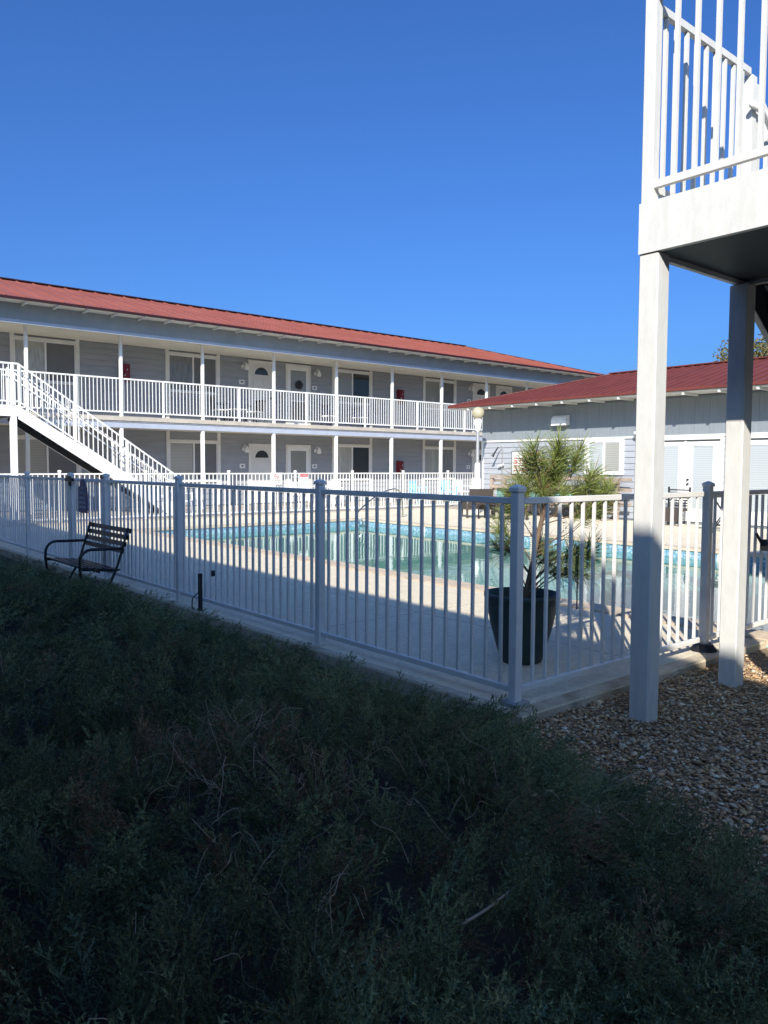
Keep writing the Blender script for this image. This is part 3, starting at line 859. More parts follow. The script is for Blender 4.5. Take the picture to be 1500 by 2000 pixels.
text('IN POOL AREA', 'lettering', .046, 'ink_black', ns_, (0, -.0125, -.115), (R(90), 0, 0))
at_ = empty('attention_sign', (9.36, 16.21, 1.0), 0, 'tall white notice with red heading band on the far fence', 'sign')
MB().box(-.155, .155, -.012, 0, -.24, .22).build('board', 'sign_white', at_)
MB().box(-.14, .14, -.0145, -.0122, .11, .20).build('heading_band', 'ink_red', at_)
text('ATTENTION', 'lettering', .045, 'sign_white', at_, (0, -.0152, .155), (R(90), 0, 0))
for k, t_ in enumerate(('NO GLASS', 'ALLOWED', 'IN', 'POOL', 'AREA')):
    text(t_, 'lettering', .05, 'ink_green' if k == 1 else 'ink_black', at_, (0, -.0125, .065-.065*k), (R(90), 0, 0))

# ------------------------------------------------------------------ bench by the near fence
bn = empty('garden_bench', (-.10, 6.28, GZ-.01), 0, 'black metal bench with slatted back and looped arms beside the near fence', 'bench')
LB = 1.30
bn.scale = (.88, 1, .90)
bn.location.z = GZ+.035
for i in range(4):
    z = .57+i*.082; xk = -.10+.035*i
    MB().box(-.009, .009, -LB/2, LB/2, -.03, .03).build('back_slat', 'black_metal', bn, (xk, 0, z), (0, R(14), 0))
for i in range(5):
    box('seat_slat', bn, -.62+i*.105, -.565+i*.105, -LB/2, LB/2, .375-.012*i, .395-.012*i, 'black_metal')
for s in (-1, 1):
    y = s*(LB/2-.03)
    pts = [(-.02, y, .86), (-.09, y, .62), (-.16, y, .40), (-.24, y, .22), (-.34, y, .06), (-.30, y, .0)]
    MB().tube(pts, .017, 8).build('back_leg', 'black_metal', bn, smooth=True)
    arc = [(-.10, y, .60)] + [(-.50, y, .61)] + [(-.50-.14*math.sin(a), y, .47+.14*math.cos(a)) for a in [R(20*k) for k in range(1, 5)]] + [(-.645, y, .40), (-.63, y, .28), (-.58, y, .14), (-.50, y, .02), (-.44, y, .0)]
    MB().tube(arc, .019, 8).build('arm_leg', 'black_metal', bn, smooth=True)
    MB().tube([(-.62, y, .365), (-.17, y, .325)], .014, 8).build('seat_rail', 'black_metal', bn)
MB().tube([(-.40, -LB/2+.03, .32), (-.40, LB/2-.03, .32)], .012, 8).build('stretcher', 'black_metal', bn)

# black stake beside the near fence
sk = empty('power_stake', (-.085, 3.93, GZ), 0, 'black garden power stake with a looped cable at the near fence', 'power post')
MB().box(-.016, .016, -.016, .016, 0, .47).build('post', 'black_metal', sk)
MB().tube([(-.015, .015, .28), (-.05, .07, .22), (-.04, .10, .14), (-.02, .08, .09), (-.01, .015, .12)], .006, 6).build('cable', 'black_metal', sk, smooth=True)
kn = empty('gate_knob', (.02, 3.86, .37), 0, 'small black knob on a picket next to the power stake', 'knob')
MB().tube([(-.02, 0, 0), (.03, 0, 0)], .03, 10).build('knob', 'black_metal', kn)
sp_ = empty('spotlight', (3.06, -.06, .78), R(20), 'small black spotlight clamped to a picket of the right-hand fence', 'spotlight')
MB().box(-.045, .045, -.035, .02, -.032, .032).build('housing', 'black_metal', sp_, (0, 0, 0), (0, R(30), 0))
MB().box(.03, .09, -.038, .024, .014, .024).build('visor', 'black_metal', sp_, (0, 0, 0), (0, R(30), 0))
MB().tube([(-.05, .01, .02), (-.08, .05, .10)], .012, 6).build('clamp', 'black_metal', sp_)

# ------------------------------------------------------------------ lamp post
lp = empty('lamp_post', (13.82, 13.40, 0), 0, 'slim lamp post with an amber globe beside the clubhouse corner', 'lamp post')
MB().lathe([(.075, 0), (.07, .95), (.055, 1.0), (.05, 1.85), (.045, 2.55)], 14).build('pole', 'galv', lp, smooth=True)
MB().lathe([(.09, 0), (.085, 1.5), (.06, 1.55)], 14).build('pole_sleeve', 'rail_white', lp, smooth=True)
MB().lathe([(.045, 2.5), (.09, 2.56), (.075, 2.60), (.11, 2.68), (.12, 2.84), (.09, 2.88)], 16).build('collar', 'rail_white', lp, smooth=True)
gpr = [(.195*math.sin(a), 3.06-.19*math.cos(a)) for a in [R(20)+R(145)*k/12 for k in range(13)]]
MB().lathe(gpr + [(.0, 3.25)], 20).build('globe', 'globe', lp, smooth=True)

# ------------------------------------------------------------------ pool grab rail
gr = empty('grab_rail', (0, 0, 0), 0, 'curved stainless grab rail at the far corner of the pool', 'handrail')
def sm(pts, k=6):
    out = []
    P_ = [Vector(p) for p in pts]
    P_ = [P_[0]] + P_ + [P_[-1]]
    for i in range(1, len(P_)-2):
        for j in range(k):
            t = j/k
            a, b, c, d_ = P_[i-1], P_[i], P_[i+1], P_[i+2]
            out.append(.5*((2*b)+(-a+c)*t+(2*a-5*b+4*c-d_)*t*t+(-a+3*b-3*c+d_)*t**3))
    out.append(P_[-2])
    return out
MB().tube(sm([(10.85, 13.45, .0), (10.83, 13.46, .5), (10.72, 13.48, .74), (10.45, 13.52, .78), (9.9, 13.60, .55), (9.15, 13.30, .22), (9.0, 13.2, .10), (9.1, 13.05, -.05), (9.1, 13.0, -.8)]), .022, 8).build('rail', 'steel', gr, smooth=True)
MB().lathe([(.05, .001), (.05, .02), (.024, .025)], 12, (10.85, 13.45, 0)).build('escutcheon', 'steel', gr)

# ------------------------------------------------------------------ patio furniture
def lounge(loc, rz, label, cushion=None):
    r = empty('wicker_chair', loc, rz, label, 'chair', 'wicker lounge chairs')
    MB().box(-.33, .33, -.34, .34, .24, .40).build('seat', 'wicker', r)
    MB().box(-.33, .33, -.03, .03, 0, .50).build('backrest', 'wicker', r, (0, .34, .33), (R(-16), 0, 0))
    for s in (-1, 1):
        MB().box(s*.37-.035, s*.37+.035, -.34, .36, .24, .60).build('arm', 'wicker', r)
        for y in (-.30, .32): box('leg', r, s*.36-.025, s*.36+.025, y-.025, y+.025, 0, .24, 'wicker')
        MB().tube([(s*.33, .2, .0), (s*.37, .42, .58)], .012, 6).build('brace', 'galv', r)
    if cushion: MB().box(-.32, .32, -.33, .28, .402, .50).build('cushion', cushion, r)
    return r
lounge((12.5, 12.15, 0), R(148), 'brown wicker lounge chair left of the potted pine, nearest the globe lamp')
lounge((12.55, 10.95, 0), R(150), 'brown wicker lounge chair half hidden behind the corner fence post', None)
lounge((12.9, 3.45, 0), R(-95), 'brown wicker lounge chair with navy cushion at the right edge', 'navy')
lt_ = empty('side_table', (12.35, 11.55, 0), R(20), 'low slatted side table between the wicker lounge chairs', 'table')
for i in range(5): box('table_slat', lt_, -.25, .25, -.25+.105*i, -.17+.105*i, .40, .42, 'wicker')
for sx_ in (-.22, .22):
    for sy_ in (-.22, .22): box('leg', lt_, sx_-.018, sx_+.018, sy_-.018, sy_+.018, 0, .40, 'black_metal')
# slatted dark chair in front of the french door
dc = empty('slat_chair', (14.25, 7.15, 0), R(-90), 'dark slat-back patio chair in front of the french doors', 'chair')
for i in range(7): box('back_slat', dc, -.27, .27, .235, .26, .47+.065*i, .50+.065*i, 'black_metal')
for s in (-.28, .28):
    box('back_post', dc, s-.018, s+.018, .23, .265, 0, .95, 'black_metal'); box('front_leg', dc, s-.018, s+.018, -.25, -.215, 0, .62, 'black_metal')
    box('arm', dc, s-.03, s+.03, -.27, .23, .62, .645, 'black_metal')
MB().box(-.26, .26, -.24, .23, .36, .43).box(-.26, .26, -.24, -.22, .1, .36).build('seat', 'wicker', dc)
# black folding stand right of it
fs = empty('folding_stand', (13.2, 5.35, 0), R(-60), 'black folding stand with crossed legs between the stair posts', 'stand')
for s in (-.22, .22):
    MB().tube([(-.25, s, 0), (.22, s, .78)], .016, 6).build('leg', 'black_metal', fs); MB().tube([(.25, s, 0), (-.22, s, .78)], .016, 6).build('leg', 'black_metal', fs)
MB().box(-.27, .27, -.26, .26, .78, .86).build('tray', 'black_metal', fs)
for z in (.2, .5): MB().tube([(.0, -.22, z), (.0, .22, z)], .012, 6).build('stretcher', 'black_metal', fs)
# weathered wooden rack against the wall
rk = empty('wooden_rack', (14.3, 10.95, 0), R(-90), 'weathered grey wooden rack with teal bins along the clubhouse wall', 'rack')
for x in (-2.02, 0, 1.95):
    for y in (-.28, .30): box('post', rk, x-.045, x+.045, y-.045, y+.045, 0, 1.15 if y < 0 else 1.10, 'wood_grey')
for z in (1.09, .80, .40): box('front_rail', rk, -2.06, 2.0, -.345, -.327, z, z+.10, 'wood_grey')
for z in (1.06, .78, .40): box('back_rail', rk, -2.06, 2.35, .35, .37, z, z+.09, 'wood_grey')
for z in (.98, .72, .47, .22):
    box('end_slat', rk, 1.998, 2.02, -.32, .34, z, z+.07, 'wood_grey'); box('end_slat', rk, -2.09, -2.068, -.32, .34, z, z+.07, 'wood_grey')
for i in range(5): box('shelf_board', rk, -1.97, 1.9, -.23+i*.1, -.15+i*.1, .34, .36, 'wood_grey')
for i, x in enumerate((-1.55, -.6, .55, 1.4)):
    b_ = empty('storage_bin', (14.3, 10.95-x, .362), R(-90), ['teal storage bin at the left end of the wooden rack', 'teal storage bin left of the middle of the wooden rack', 'teal storage bin right of the middle of the wooden rack', 'teal storage bin at the right end of the wooden rack'][i], 'bin', 'bins in the wooden rack')
    MB().box(-.33, .33, -.22, .22, 0, .44).build('tub', 'teal', b_); MB().box(-.35, .35, -.235, .235, .44, .50).build('lid', 'black_metal', b_)
def plain_chair(loc, rz, m, label, group, seat='plastic_white', name='plastic_chair'):
    r = empty(name, loc, rz, label, 'chair', group)
    MB().box(-.23, .23, -.23, .22, .41, .445).build('seat', seat, r)
    bk = MB()
    for i in range(5): bk.box(-.20+i*.088, -.15+i*.088, .205, .23, .47, .85)
    bk.box(-.22, .22, .20, .235, .83, .90).build('backrest', m, r, (0, 0, 0), (R(-6), 0, 0))
    for s in (-1, 1):
        for y in (-.21, .21): MB().bar((s*.22, y, .42), (s*.26, y*1.15, 0), .035, .03).build('leg', m, r)
        MB().box(s*.25-.025, s*.25+.025, -.24, .22, .63, .655).box(s*.25-.02, s*.25+.02, -.23, -.19, .44, .63).build('arm', m, r)
    return r
plain_chair((6.3, 17.3, .005), R(200), 'plastic_white', 'white plastic chair at the foot of the far stairs', 'plastic chairs behind the far fence')
plain_chair((5.3, 17.6, .005), R(160), 'plastic_white', 'white plastic chair under the flight of the far stairs', 'plastic chairs behind the far fence')
plain_chair((11.5, 19.6, .005), R(20), 'plastic_white', 'white plastic chair left of the round table behind the far fence', 'plastic chairs behind the far fence')
plain_chair((12.9, 19.5, .005), R(-30), 'plastic_white', 'white plastic chair right of the round table behind the far fence', 'plastic chairs behind the far fence')
plain_chair((16.5, 19.0, .005), R(10), 'plastic_blue', 'light blue plastic chair in front of the ground floor window', 'plastic chairs behind the far fence', 'plastic_blue')
plain_chair((18.1, 19.0, .005), R(-15), 'plastic_blue', 'light blue plastic chair behind the far fence, nearer the globe lamp', 'plastic chairs behind the far fence', 'plastic_blue')
plain_chair((19.2, 19.3, .005), R(-5), 'plastic_white', 'white plastic chair just left of the globe lamp post', 'plastic chairs behind the far fence')
tb = empty('round_table', (12.2, 19.2, .005), 0, 'white round plastic table behind the far fence', 'table')
MB().lathe([(0, .70), (.40, .70), (.40, .73), (0, .73)], 20).build('table_top', 'plastic_white', tb)
for k in range(4):
    a = R(45+90*k)
    MB().bar((.25*math.cos(a), .25*math.sin(a), .7), (.34*math.cos(a), .34*math.sin(a), 0), .05, .04).build('leg', 'plastic_white', tb)
# balcony furniture
plain_chair((9.35, 21.35, FL), R(80), 'black_metal', 'grey metal chair left of the small table on the upper gallery', 'chairs on the upper gallery', name='gallery_chair')
plain_chair((10.75, 21.4, FL), R(-70), 'black_metal', 'grey metal chair by the half-round door on the upper gallery', 'chairs on the upper gallery', name='gallery_chair')
plain_chair((14.05, 21.4, FL), R(10), 'navy', 'navy chair with white seat right of the storm door on the upper gallery', 'chairs on the upper gallery', name='gallery_chair')
plain_chair((15.5, 21.4, FL), R(-10), 'navy', 'navy chair with white seat below the upper gallery window', 'chairs on the upper gallery', name='gallery_chair')
tb = empty('gallery_table', (10.05, 21.35, FL), 0, 'small white table between the grey chairs on the upper gallery', 'table')
MB().box(-.32, .32, -.25, .25, .46, .49).build('table_top', 'plastic_white', tb)
for sx_ in (-.28, .28):
    for sy_ in (-.21, .21): box('leg', tb, sx_-.015, sx_+.015, sy_-.015, sy_+.015, 0, .46, 'plastic_white')

# ------------------------------------------------------------------ potted pine
POT = Vector((.86, .68, .0))
pt = empty('plant_pot', POT, 0, 'dark green tapered planter behind the corner fence post', 'planter')
MB().lathe([(.0, .012), (.135, .0), (.15, .01), (.19, .14), (.225, .27), (.252, .40), (.266, .47), (.276, .475), (.276, .505), (.258, .508), (.245, .44), (.235, .37)], 40).build('pot_body', 'pot', pt, smooth=True)
MB().lathe([(.0, .385), (.12, .39), (.238, .375)], 24).build('potting_soil', 'potting_soil', pt)
pine = empty('pine_sapling', POT+Vector((0, 0, .38)), 0, 'young long-needled pine growing in the dark planter', 'tree')
rng = np.random.default_rng(11)
TUFTS = [(-0.093, -0.16, 1.191), (-0.029, -0.126, 1.144), (0.109, 0.082, 1.118), (0.065, -0.007, 1.078), (0.049, -0.273, 1.239), (0.167, -0.177, 1.186), (0.218, -0.193, 1.157), (0.052, -0.238, 1.125), (0.402, -0.2, 1.19), (0.16, -0.354, 1.126), (0.247, -0.268, 1.088), (0.111, -0.082, 1.078), (0.051, -0.082, 1.038), (0.167, -0.089, 1.019), (0.205, -0.034, 0.958), (0.235, 0.066, 0.956), (0.031, -0.15, 0.902), (0.19, -0.073, 0.868), (0.044, 0.076, 0.967), (-0.056, -0.072, 0.95), (-0.214, -0.107, 0.904), (0.155, 0.142, 0.873), (-0.128, -0.009, 0.862), (0.13, -0.214, 1.068), (0.367, -0.081, 1.09), (0.228, -0.14, 0.999), (0.165, -0.153, 0.94), (0.497, -0.256, 1.02), (0.205, -0.44, 0.973), (0.489, -0.288, 0.93), (0.41, -0.413, 0.913), (0.332, -0.511, 0.897), (0.418, -0.256, 0.9), (0.479, -0.151, 0.876), (0.303, -0.419, 0.856), (0.338, -0.207, 0.85), (0.156, -0.246, 0.893), (-0.001, 0.139, 0.795), (0.009, 0.12, 0.735), (-0.124, -0.058, 0.776), (-0.009, 0.196, 0.64), (-0.089, 0.164, 0.595), (-0.103, 0.19, 0.472), (0.005, 0.179, 0.446), (-0.103, 0.045, 0.544), (0.195, -0.014, 0.501), (0.261, -0.001, 0.435), (0.004, -0.231, 0.412), (0.315, -0.062, 0.365), (0.199, -0.226, 0.309), (0.261, -0.229, 0.264), (0.182, -0.354, 0.479), (0.393, -0.213, 0.404), (0.26, -0.335, 0.325), (0.482, -0.189, 0.241), (0.304, -0.381, 0.523), (0.427, -0.319, 0.451), (0.337, -0.337, 0.399), (0.464, -0.321, 0.77), (0.36, -0.473, 0.789), (0.258, -0.397, 0.721), (0.413, -0.202, 0.747)]
TRUNK = [(0, 0, -.05), (.057, -.047, .342), (.102, -.085, .642), (.142, -.118, .865), (.162, -.134, 1.088), (.182, -.151, 1.20)]
MB().tube(sm(TRUNK, 4), [.024-.018*i/20 for i in range(21)], 8).build('trunk', 'bark', pine, smooth=True)
def needles_mesh():
    V, T, K = [], [], []
    bm_ = MB()
    for (x, y, z) in TUFTS:
        tip = Vector((x, y, z))
        # attach to the trunk lower down
        za = max(.08, z-.18-.25*rng.random()); za = min(za, 1.0)
        a = None
        for p, q in zip(TRUNK[:-1], TRUNK[1:]):
            if p[2] <= za <= q[2]:
                t = (za-p[2])/(q[2]-p[2]); a = Vector(p).lerp(Vector(q), t)
        mid = a.lerp(tip, .55)+Vector((0, 0, -.05 if z > .5 else .06))
        if rng.random() < .45 or z < .5: bm_.tube(sm([a, mid, tip], 3), [.005-.003*i/6 for i in range(7)], 5)
        d_ = (tip-mid).normalized()
        ax = (d_+Vector((0, 0, .55))).normalized() if z > .45 else (d_+Vector((0, 0, -.1))).normalized()
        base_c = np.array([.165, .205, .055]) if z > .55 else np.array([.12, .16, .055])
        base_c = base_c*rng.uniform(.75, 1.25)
        for k in range(105):
            dd = Vector(rng.normal(size=3)); dd = (dd.normalized()*.95+ax*.9).normalized()
            o_ = tip-ax*rng.uniform(0, .13)
            Ln = rng.uniform(.11, .20); wd = .0018
            s_ = dd.cross(Vector(rng.normal(size=3))).normalized()*wd
            m1 = o_+dd*Ln*.55+Vector((0, 0, -.003)); m2 = o_+dd*Ln+Vector((0, 0, -.018*rng.random()))
            b = len(V)
            V.extend([o_-s_, o_+s_, m1-s_*.9, m1+s_*.9, m2])
            T.extend([(b, b+1, b+3), (b, b+3, b+2), (b+2, b+3, b+4)])
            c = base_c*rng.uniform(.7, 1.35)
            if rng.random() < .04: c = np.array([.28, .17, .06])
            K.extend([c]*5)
    bm_.build('branch', 'bark', pine, smooth=True)
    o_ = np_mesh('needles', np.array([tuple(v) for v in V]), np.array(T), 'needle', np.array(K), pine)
    tag(o_, kind='stuff')
needles_mesh()
def beads(p0, p1, r, m, label, n):
    r_ = empty('bead_strand', POT+Vector((0, 0, .38)), 0, label, 'beads', 'bead strands hanging in the pine')
    mb = MB()
    for i in range(n):
        t = i/(n-1)
        c = Vector(p0).lerp(Vector(p1), t)+Vector((.006*math.sin(9*t), .006*math.cos(7*t), 0))
        mb.lathe([(.0, -r), (r*.8, -r*.6), (r, 0), (r*.8, r*.6), (0, r)], 6, c)
    mb.build('beads', m, r_, smooth=True)
beads((.042, -.035, .64), (.048, -.04, .12), .0075, 'bead', 'pale bead strand hanging beside the corner fence post', 38)
beads((.215, -.182, .69), (.246, -.208, .47), .0085, 'bead', 'left of two pale bead strands hanging in the middle of the pine', 14)
beads((.235, -.200, .67), (.262, -.220, .45), .0085, 'bead', 'right of two pale bead strands hanging in the middle of the pine', 14)
beads((.306, -.255, .36), (.312, -.259, .01), .0065, 'bead_dark', 'dark bead strand hanging low on the right of the pine', 34)

# ------------------------------------------------------------------ broadleaf tree behind the clubhouse
def leaf_tree(loc, h, rad, label, seed, nl=16000):
    rg = np.random.default_rng(seed)
    t = empty('tree', loc, 0, label, 'tree')
    mb = MB().tube(sm([(0, 0, 0), (.1, .05, h*.3), (-.05, .1, h*.6), (.1, 0, h*.85)], 4), [.24-.18*i/12 for i in range(13)], 9)
    mb.build('trunk', 'bark', t, smooth=True)
    br = MB(); cl = []
    for k in range(46):
        u = rg.normal(size=3); u /= np.linalg.norm(u); u[2] = abs(u[2])*.9-.25
        c = np.array([0, 0, h*.66])+u*rad*np.array([1, 1, .95])*rg.uniform(.6, 1.05)
        cl.append(c)
        br.tube([(0, 0, h*rg.uniform(.3, .6)), tuple(c*.6+np.array([0, 0, h*.22])), tuple(c)], [.06, .035, .012], 5)
    br.build('limb', 'bark', t)
    cl = np.array(cl)
    idx = rg.integers(0, len(cl), nl)
    off = rg.normal(size=(nl, 3)); off /= np.linalg.norm(off, axis=1)[:, None]
    P_ = cl[idx]+off*(rg.uniform(.1, 1, nl)**.5*rad*.30)[:, None]
    a = rg.normal(size=(nl, 3)); a /= np.linalg.norm(a, axis=1)[:, None]
    b = np.cross(a, rg.normal(size=(nl, 3))); b /= np.linalg.norm(b, axis=1)[:, None]
    L = rg.uniform(.05, .10, nl)[:, None]
    V = np.stack([P_-a*L, P_+b*L*.45, P_+a*L, P_-b*L*.45], 1).reshape(-1, 3)
    i0 = np.arange(nl)*4
    T = np.concatenate([np.stack([i0, i0+1, i0+2], 1), np.stack([i0, i0+2, i0+3], 1)])
    cc = np.array([.12, .115, .04])*rg.uniform(.55, 1.5, (nl, 1))*np.array([1, 1, 1])
    cc[rg.random(nl) < .22] = (.20, .14, .05)
    o_ = np_mesh('crown', V, T, 'leaf', np.repeat(cc, 4, 0), t)
    tag(o_, kind='stuff')
leaf_tree((31.0, 11.6, GZ), 8.6, 2.7, 'olive green broadleaf tree rising behind the clubhouse roof', 5)

# ------------------------------------------------------------------ gravel
def gravel():
    rg = np.random.default_rng(21)
    iv = np.array([(1, 0, 0), (-1, 0, 0), (0, 1, 0), (0, -1, 0), (0, 0, 1), (0, 0, -1), (.7, .7, .25), (-.7, .7, .2), (.7, -.7, .2), (-.7, -.7, .25)])
    it = np.array([(4, 0, 6), (4, 6, 2), (4, 2, 7), (4, 7, 1), (4, 1, 9), (4, 9, 3), (4, 3, 8), (4, 8, 0), (5, 6, 0), (5, 2, 6), (5, 7, 2), (5, 1, 7), (5, 9, 1), (5, 3, 9), (5, 8, 3), (5, 0, 8)])
    def pts(n, x0, x1, y0, y1):
        return np.stack([rg.uniform(x0, x1, n), rg.uniform(y0, y1, n)], 1)
    q = np.concatenate([pts(35000, -.8, 2.3, -2.2, -.17), pts(6500, 2.3, 7.4, -1.9, -.17), pts(1500, -1.2, 6, -5, -2.4)])
    edge = np.interp(q[:, 1], [-3.2, -2.2, -1.3, -.9, -.17], [-1.6, -.7, -.6, -.2, -.5])
    q = q[q[:, 0] > edge]
    n = len(q)
    s = rg.lognormal(math.log(.0062), .42, n).clip(.003, .020)
    sc = np.stack([s*rg.uniform(1.0, 1.9, n), s*rg.uniform(.7, 1.15, n), s*rg.uniform(.35, .75, n)], 1)
    v = iv[None]*(1+rg.uniform(-.30, .30, (n, 10, 1)))*sc[:, None, :]
    a = rg.uniform(0, 6.283, n); ca, sa = np.cos(a)[:, None], np.sin(a)[:, None]
    tl = rg.normal(0, .35, n)[:, None]
    x, y, z = v[..., 0], v[..., 1], v[..., 2]
    y, z = y*np.cos(tl)-z*np.sin(tl), y*np.sin(tl)+z*np.cos(tl)
    x, y = x*ca-y*sa, x*sa+y*ca
    zz = GZ+s*.35+rg.uniform(0, .014, n)+.045*np.clip((q[:, 1]+.8)/.635, 0, 1)
    V = np.stack([x+q[:, :1], y+q[:, 1:2], z+zz[:, None]], 2).reshape(-1, 3)
    T = (it[None]+(np.arange(n)*10)[:, None, None]).reshape(-1, 3)
    pal = np.array([(.42, .31, .20), (.34, .245, .16), (.50, .43, .34), (.57, .52, .45), (.25, .175, .12), (.46, .33, .20), (.68, .65, .60)])
    k = rg.choice(len(pal), n, p=[.24, .20, .18, .10, .13, .10, .05])
    C_ = (pal[k]*rg.uniform(.75, 1.45, (n, 1))*np.array([1.12, 1.0, .82])).clip(0, .8)
    o_ = np_mesh('gravel', V, T, 'pebble', np.repeat(C_, 10, 0))
    tag(o_, 'brown and white river gravel under the near stairs', 'gravel', kind='stuff')
gravel()

# ------------------------------------------------------------------ juniper ground cover
def juniper():
    rg = np.random.default_rng(5)
    def variant(nb, nt, tw, tl):
        V, T = [], []
        def tri(p, q, r):
            b = len(V); V.extend([p, q, r]); T.append((b, b+1, b+2))
        ph = rg.uniform(0, 6); bend = rg.uniform(-.05, .3)
        def stem(t): return np.array([t, .07*math.sin(t*3+ph), .12*t-bend*t*t])
        for i in range(nb):
            t = .10+.90*i/(nb-1)
            p = stem(t)
            ro = i*2.4+rg.uniform(-.5, .5)
            l = (.30*(1-.70*t)+.06)*rg.uniform(.7, 1.2)
            an = R(rg.uniform(26, 50))
            d_ = np.array([math.cos(an), math.sin(an)*math.cos(ro), math.sin(an)*math.sin(ro)*.75+.12])
            if i == nb-1: d_ = np.array([1, 0, -.1])
            d_ /= np.linalg.norm(d_)
            w = np.cross(d_, [0, 0, 1]); w /= np.linalg.norm(w)
            tri(p-w*.007, p+w*.007, p+d_*l)
            for j in range(nt):
                u = .12+.88*j/(nt-1)
                o_ = p+d_*l*u
                e = d_*.75+rg.normal(size=3)*.55; e /= np.linalg.norm(e)
                L = rg.uniform(.7, 1.25)*tl*(1.1-.35*u)
                s3 = np.cross(e, rg.normal(size=3)); s3 /= np.linalg.norm(s3)
                tri(o_-s3*tw, o_+s3*tw, o_+e*L)
        tri(np.array([0, -.010, 0.]), np.array([0, .010, 0.]), stem(1.0))
        return np.array(V), np.array(T)
    near = [variant(15, 14, .0105, .060) for _ in range(8)]
    fars = [variant(11, 7, .016, .10) for _ in range(6)]
    # mounded heightfield
    cx = rg.uniform(-7, .2, 70); cyy = rg.uniform(-4, 14, 70); cr = rg.uniform(.5, 1.1, 70); chh = rg.uniform(.12, .30, 70)
    def hf(x, y):
        h = np.zeros_like(x); gx = np.zeros_like(x); gy = np.zeros_like(x)
        for a, b, r, hh in zip(cx, cyy, cr, chh):
            dx, dy = x-a, y-b; e = hh*np.exp(-(dx*dx+dy*dy)/(r*r))
            m = e > h
            gx = np.where(m, dx/r, gx); gy = np.where(m, dy/r, gy); h = np.where(m, e, h)
        return h+.07, gx, gy
    def right_edge(y):
        return np.interp(y, [-4, -2.6, -1.75, -1.4, -1.0, -.6, -.25, .2, 3, 5, 7.5, 9, 13], [-1.8, -1.15, -.72, -.66, -.48, -.36, -.28, -.26, -.23, -.29, -.74, -.85, -.60])
    n0 = 9600                                  # plumes: each a fan of sprays on one branch end
    GXX, GYY = np.meshgrid(np.arange(-6.5, 0, .235), np.arange(-4.0, 12.8, .235))      # tufts that the plumes gather on
    nm = GXX.size
    mx_ = GXX.ravel()+rg.uniform(-.12, .12, nm); my_ = GYY.ravel()+rg.uniform(-.12, .12, nm); mr_ = rg.uniform(.13, .22, nm); mt_ = rg.uniform(.62, 1.42, nm)
    mi = np.arange(n0) % nm
    ra = rg.uniform(0, 6.283, n0); rr_ = np.sqrt(rg.random(n0))
    bx_ = mx_[mi]+np.cos(ra)*rr_*mr_[mi]; by_ = my_[mi]+np.sin(ra)*rr_*mr_[mi]
    rise = mr_[mi]*.62*np.sqrt(np.clip(1-rr_**2, 0, 1))
    wob = .10*np.sin(by_*4.1+1)+.07*np.sin(by_*9.7)
    keep = bx_ < right_edge(by_)+wob*.8-.04
    vx, vy = bx_-CAM.x, by_-CAM.y                # a generous cone around the bed in view
    dep = vx*fw.x+vy*fw.y; lat = vx*fw.y-vy*fw.x
    keep &= (dep > .35) & (np.abs(lat) < dep*.78+1.0)
    bd = np.hypot(vx, vy)
    keep &= rg.random(n0) < np.where(bd < 3.4, 1.0, np.where(bd < 6, .85, .6))
    bx_, by_, bd, mi, ra, rr_, rise = bx_[keep], by_[keep], bd[keep], mi[keep], ra[keep], rr_[keep], rise[keep]
    h, gx, gy = hf(bx_, by_)
    nbr = len(bx_)
    edge_d = right_edge(by_)-bx_
    bz = GZ+h*rg.uniform(.80, .95, nbr)
    lim = np.where(by_ > -.3, .23*(-.27-bx_)-.10, .30*edge_d-.08)
    bz = np.maximum(np.minimum(bz, lim), GZ-.01)+rise*np.clip(edge_d/.8, .15, 1)
    baz = np.arctan2(np.sin(ra)*rr_+.35*gy+rg.normal(0, .2, nbr)-.08, np.cos(ra)*rr_+.35*gx+rg.normal(0, .2, nbr)+.22)
    bel = np.clip(1.15-.85*rr_+rg.normal(0, .18, nbr), .1, 1.3)*np.where(edge_d < .45, .35, np.where(edge_d < .9, .6, 1))*np.where(by_ > 2.5, .7, 1)
    pal = np.array([(.145, .182, .090), (.165, .198, .090), (.118, .160, .092), (.185, .200, .090), (.215, .155, .090)])
    patch = np.exp(-((bx_+2.05)**2/.35+(by_+.45)**2/.55))+.6*np.exp(-((bx_+.9)**2/.2+(by_-1.2)**2/.6))+.8*np.exp(-((bx_+1.9)**2/.2+(by_+1.55)**2/.12))
    AV, AT, AC = [], [], []
    base = 0
    n = 0
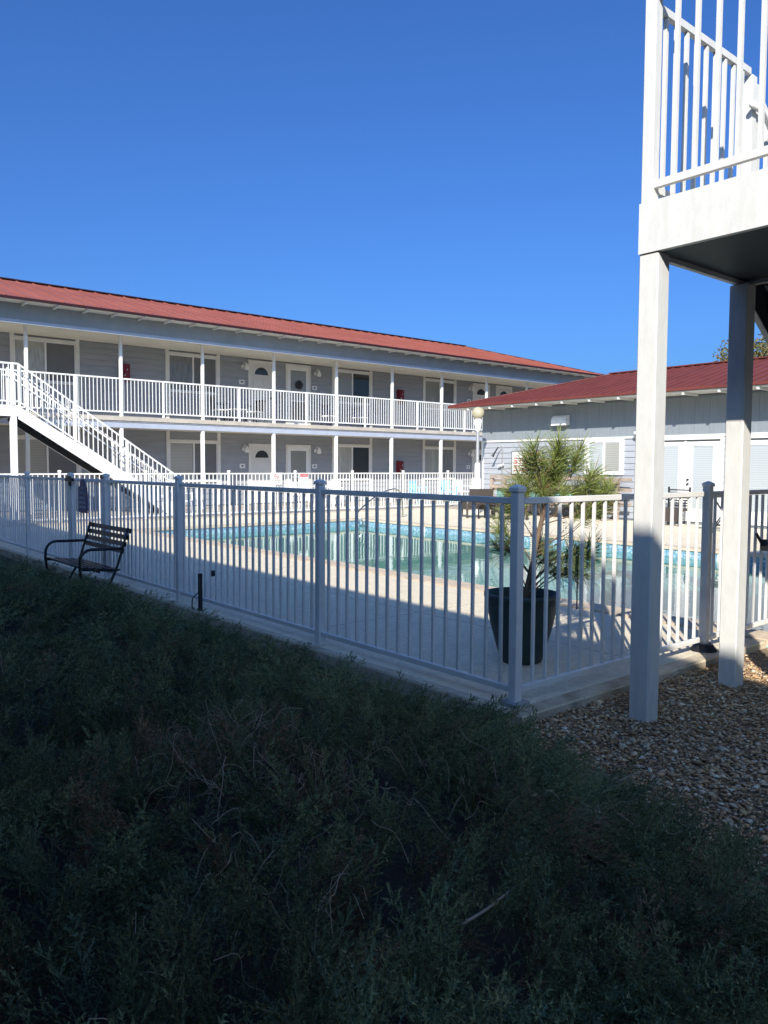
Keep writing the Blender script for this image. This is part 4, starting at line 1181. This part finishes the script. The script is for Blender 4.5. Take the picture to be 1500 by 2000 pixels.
    for q in range(nbr):
        m = 5 if bd[q] < 4.2 else 4
        brown = rg.random() < .04+.38*patch[q]
        tint = mt_[mi[q]]*rg.uniform(.88, 1.12)
        for _ in range(m):
            v, T = (near[rg.integers(0, 8)] if bd[q] < 4.2 else fars[rg.integers(0, 6)])
            s = rg.uniform(.13, .25)*(1.0 if bd[q] < 6 else 1.2)
            a = baz[q]+rg.normal(0, .42); e_l = bel[q]+rg.normal(0, .22)
            ca, sa, ce_, se = math.cos(a), math.sin(a), math.cos(e_l), math.sin(e_l)
            rl = rg.uniform(-3, 3); cr_, sr_ = math.cos(rl), math.sin(rl)
            X, Y, Z_ = v[:, 0]*s, v[:, 1]*s, v[:, 2]*s
            Y, Z_ = Y*cr_-Z_*sr_, Y*sr_+Z_*cr_
            X, Z_ = X*ce_-Z_*se, X*se+Z_*ce_
            X, Y = X*ca-Y*sa, X*sa+Y*ca
            ox, oy = bx_[q]+rg.normal(0, .035), by_[q]+rg.normal(0, .035)
            AV.append(np.stack([X+ox, Y+oy, Z_+bz[q]], 1).astype(np.float32))
            AT.append(T+base); base += len(v); n += 1
            k = 4 if (brown and rg.random() < .75) else int(rg.integers(0, 4))
            AC.append(np.broadcast_to(pal[k]*tint*rg.uniform(.85, 1.15), (len(v), 3)))
    o_ = np_mesh('juniper_ground_cover', np.concatenate(AV), np.concatenate(AT), 'juniper', np.concatenate(AC))
    tag(o_, 'dark green creeping juniper filling the shaded foreground bed', 'juniper', kind='stuff')
    print('juniper sprays', n, 'tris', sum(len(t) for t in AT))
    # dry stalks
    mb = MB()
    for cx_, cy_, k in ((-2.06, -.25, 46), (-2.14, -.53, 40), (-2.0, -.65, 34), (-2.4, -.45, 18), (-2.1, -1.0, 26), (-2.45, -1.35, 18), (-2.6, -1.5, 14), (-1.35, -1.55, 16), (-1.7, -1.1, 18), (-2.6, 1.2, 6)):
        for j in range(k):
            a = rg.uniform(0, 6.28); px_, py_ = cx_+rg.normal(0, .15), cy_+rg.normal(0, .15)
            L = rg.uniform(.05, .17); z0 = GZ+.33+rg.uniform(0, .13)
            dx, dy = math.cos(a)*L*.6, math.sin(a)*L*.6
            mb.tube(sm([(px_, py_, z0), (px_+dx*rg.uniform(.2, .8), py_+dy*rg.uniform(.2, .8), z0+L*rg.uniform(.2, .7)), (px_+dx*rg.uniform(.8, 1.3), py_+dy*rg.uniform(.7, 1.3), z0+L*rg.uniform(.3, .9)), (px_+dx*rg.uniform(1.2, 2), py_+dy*rg.uniform(1.2, 2), z0+L*rg.uniform(.2, 1.1))], 3), rg.uniform(.0006, .0013), 4, False)
    tag(mb.build('dry_stalks', 'twig'), 'tangle of pale dry stalks caught in the juniper', 'dry stalks', kind='stuff')
    mb = MB().tube(sm([(-2.16, -1.68, .275), (-2.07, -1.685, .285), (-1.97, -1.67, .288), (-1.88, -1.665, .295)], 4), [.0045-.002*i/12 for i in range(13)], 7)
    tag(mb.build('fallen_stick', 'twig', smooth=True), 'pale fallen stick lying on the juniper in the foreground', 'stick')
juniper()
